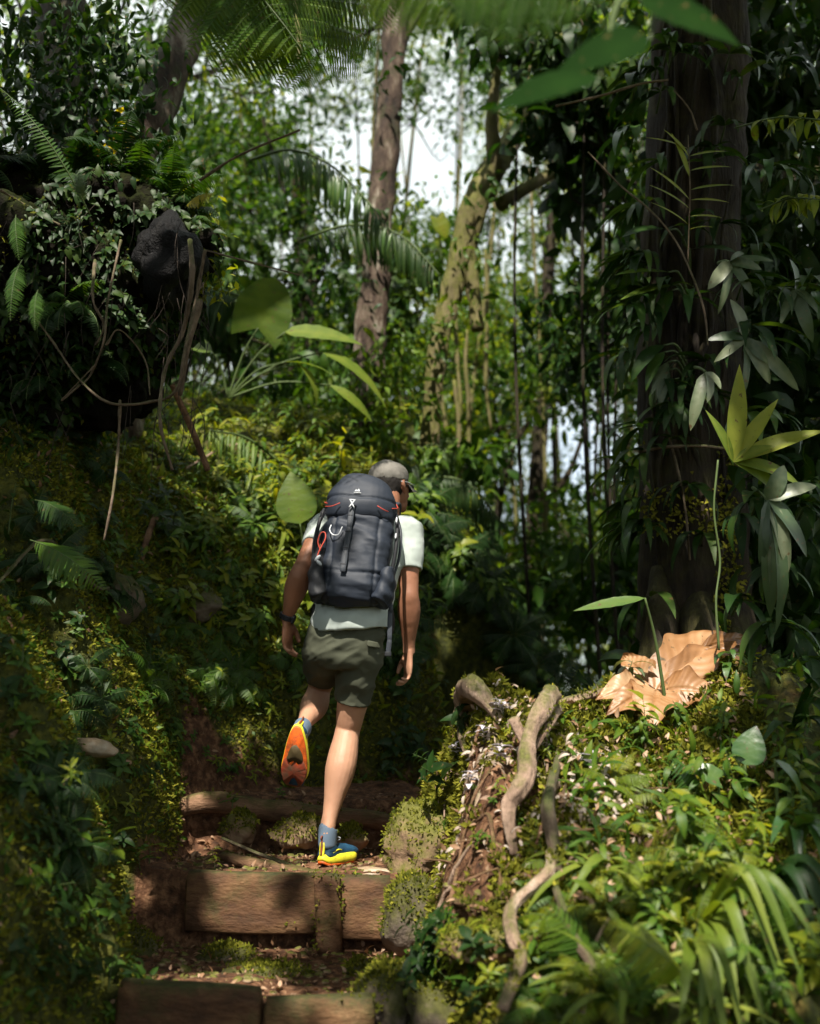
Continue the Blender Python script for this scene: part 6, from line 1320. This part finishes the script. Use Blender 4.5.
rq = np.random.default_rng(808)
CL = 'drooping leaf tuft climbing the big dark trunk or hanging in the dark beside it'
for k in range(74):
    if k < 26: px, py, Y = rq.uniform(628,662), rq.uniform(60,600), 5.32
    elif k < 46: px, py, Y = rq.uniform(665,730), rq.uniform(20,560), 5.28
    else: px, py, Y = rq.uniform(735,815), rq.uniform(20,740), rq.uniform(4.6,5.4)
    g = G(); n = int(rq.integers(5,10)); c = at(px, py, Y); el = rq.uniform(.0,.9,n); az = rq.uniform(-2.9,-.2,n) if k >= 26 else rq.uniform(-4.2,-1.2,n)
    D_ = np.stack([np.cos(az)*np.cos(el), np.sin(az)*np.cos(el), np.sin(el)*.6-.1], -1)
    for d in D_: g.merge(blade(.16*rq.uniform(.7,1.3), 8, 'lance', .3, rq.uniform(.9,2.0)), frames(d, np.array([0,0,1.])), c, float(np.clip(rq.normal(.45,.2),0,1)), rq.uniform(.14,.34))
    tube(g, [c+[0,.12,-.05], c], [.006,.004], 5, 2, 1); solo('climbing_plant', g, [GRN['dark'] if k % 4 else GRN['gloss'], M_STEM], CL, 'plant', 'leaf tufts climbing the big trunk', origin=c)
# thin tangled rootlets on the mound and over its earthy flank
for k in range(34):
    px, py = rq.uniform(410,600), rq.uniform(715,980); p = gcl(px, py, .015); a = rq.uniform(0, 6.28); L_ = rq.uniform(.10,.32); pts = []
    for t in np.linspace(-.5,.5,5):
        x, y = p[0]+math.cos(a)*L_*t, p[1]+math.sin(a)*L_*t; a += rq.normal(0,.25); pts.append([x, y, float(ground(np.array([x]), np.array([y]))[0])+rq.uniform(.004,.03)])
    g = G(); r_ = rq.uniform(.0025,.008); tube(g, pts, [r_*.6,r_,r_,r_*.8,r_*.4], 8, 6, lump=.3, freq=30); solo('rootlet', g, M_ROOT if k % 3 else M_LOG, 'thin tangled rootlet creeping over the sunlit mound flank', 'root', 'thin rootlets on the mound flank')

for k, (px, py) in enumerate([(488,745), (474,792), (500,770), (462,770), (588,778), (505,730)]):
    p = gcl(px, py, .02); put(herb(.06, 9, .055, np.random.default_rng(40+k), LF_OV, .9, .4), 'pale_seedling', [M_PALE, M_STEM], p, 'pale lilac-white leaved seedling among the roots on the sunlit mound', 'plant', 'pale-leaved seedlings on the mound')

# moss tufts growing on stones, roots, logs and planks
g = G()
for o in list(C.objects):
    nm = o.name.split('.')[0]
    if o.type != 'MESH' or nm not in ('boulder', 'rock', 'root', 'log', 'plank', 'stake') or o.data.materials[0] in (M_ROCKK, M_STONE): continue
    me = o.data; V = np.zeros(len(me.vertices)*3, np.float32); me.vertices.foreach_get('co', V); V = V.reshape(-1,3).astype(float); Nn = np.zeros(len(V)*3, np.float32); me.vertices.foreach_get('normal', Nn); Nn = Nn.reshape(-1,3).astype(float)
    off = np.array(o.location)+(np.array(o.parent.location) if o.parent else 0); W_ = V+off
    e = V[rq.integers(0, len(V), 4*len(V))].shape; idx = rq.integers(0, len(V), int(len(V)*(2.2 if nm in ('boulder','rock') else .8))); m = (Nn[idx, 2] > -.1) & (fbm(W_[idx]*6+2, 3)+.5*Nn[idx, 2] > (.18 if nm in ('boulder','rock') else .45)); idx = idx[m]
    if not len(idx): continue
    Pm = W_[idx]+rq.normal(0, .006, (len(idx),3)); D_ = nrm(Nn[idx]+rq.normal(0,.6,(len(idx),3)))
    g.inst(LF_FAR, frames(D_, np.array([0,-1,.3]))*rq.uniform(.008,.02,len(idx))[:,None,None], Pm, np.clip(rq.normal(.35,.2,len(idx)),0,1))
solo('moss', g, [M_MOSS], 'short moss fringe on stones, roots and step timbers', 'moss', kind='stuff')

# small hanging ferns and strap tufts over the face of the root mass
for k in range(16):
    p_ = RV[(RV[:, 1] < 5.0)][rq.integers(0, int((RV[:, 1] < 5.0).sum()))]+np.array([0,-.03,0])
    o = put(fern(6, .26, rq, .35, elev=(-.2,.8), droop=(1.2,2.2), pairs=20, arc=3.0, az0=2.2), 'hanging_fern', [GRN['dark'] if k % 3 else GRN['mid'], M_STEM], p_, 'small fern hanging from the dark face of the root mass', 'fern', 'small ferns on the face of the root mass', s=rq.uniform(.6,1.2))

# ================================================================== LIGHT, SKY, CAMERA
SUNV = nrm(np.array(SUN_DIR))
sl = bpy.data.lights.new('sun', 'SUN'); sl.energy = 5.0; sl.angle = R(.5); sl.color = (1.0, .93, .82)
so_ = bpy.data.objects.new('sun', sl); C.objects.link(so_); so_.rotation_euler = Vector(-SUNV).to_track_quat('-Z', 'Y').to_euler(); so_.location = (0, 0, 30)
w = bpy.data.worlds.new('World'); scene.world = w; w.use_nodes = True; nt = w.node_tree; nt.nodes.clear(); L = nt.links.new
out = N(nt, 'ShaderNodeOutputWorld'); bgn = N(nt, 'ShaderNodeBackground'); bgn.inputs['Strength'].default_value = .085
sky = N(nt, 'ShaderNodeTexSky', sky_type='NISHITA'); sky.sun_disc = False
sky.sun_elevation = math.asin(SUNV[2]); sky.sun_rotation = math.atan2(SUNV[0], SUNV[1]); sky.altitude = 600; sky.dust_density = 1.5
tc = N(nt, 'ShaderNodeTexCoord'); no = N(nt, 'ShaderNodeTexNoise'); no.inputs['Scale'].default_value = 2.2; no.inputs['Detail'].default_value = 6
L(tc.outputs['Generated'], no.inputs['Vector']); rp = ramp(nt, [(.30, (.35,)*3), (.52, (1,1,1))]); L(no.outputs['Fac'], rp.inputs['Fac'])
mx = N(nt, 'ShaderNodeMix', data_type='RGBA'); L(rp.outputs['Color'], mx.inputs['Factor']); L(sky.outputs[0], mx.inputs['A']); mx.inputs['B'].default_value = (6.4, 6.9, 6.8, 1)
L(mx.outputs['Result'], bgn.inputs['Color']); L(bgn.outputs[0], out.inputs[0])
cd = bpy.data.cameras.new('camera'); cam = bpy.data.objects.new('camera', cd); C.objects.link(cam); scene.camera = cam
cam.location = CAM; cam.rotation_euler = (R(90)+PITCH, 0, 0); cd.sensor_fit = 'VERTICAL'; cd.sensor_height = 36; cd.lens = F/1024*36
cd.clip_start = .05; cd.clip_end = 3000
cd.dof.use_dof = True; cd.dof.focus_distance = 4.75; cd.dof.aperture_fstop = 1.5; cd.dof.aperture_blades = 0
vs = scene.view_settings; vs.view_transform = 'Standard'; vs.look = 'None'; vs.gamma = 1; vs.exposure = EXPO; vs.use_curve_mapping = False
scene.render.engine = 'CYCLES'; cy = scene.cycles; cy.use_denoising = True; cy.denoiser = 'OPENIMAGEDENOISE'
cy.max_bounces = 6; cy.diffuse_bounces = 3; cy.glossy_bounces = 2; cy.transmission_bounces = 4; cy.transparent_max_bounces = 4
cy.sample_clamp_indirect = 4; cy.caustics_reflective = False; cy.caustics_refractive = False; cy.use_adaptive_sampling = True; cy.adaptive_threshold = .02
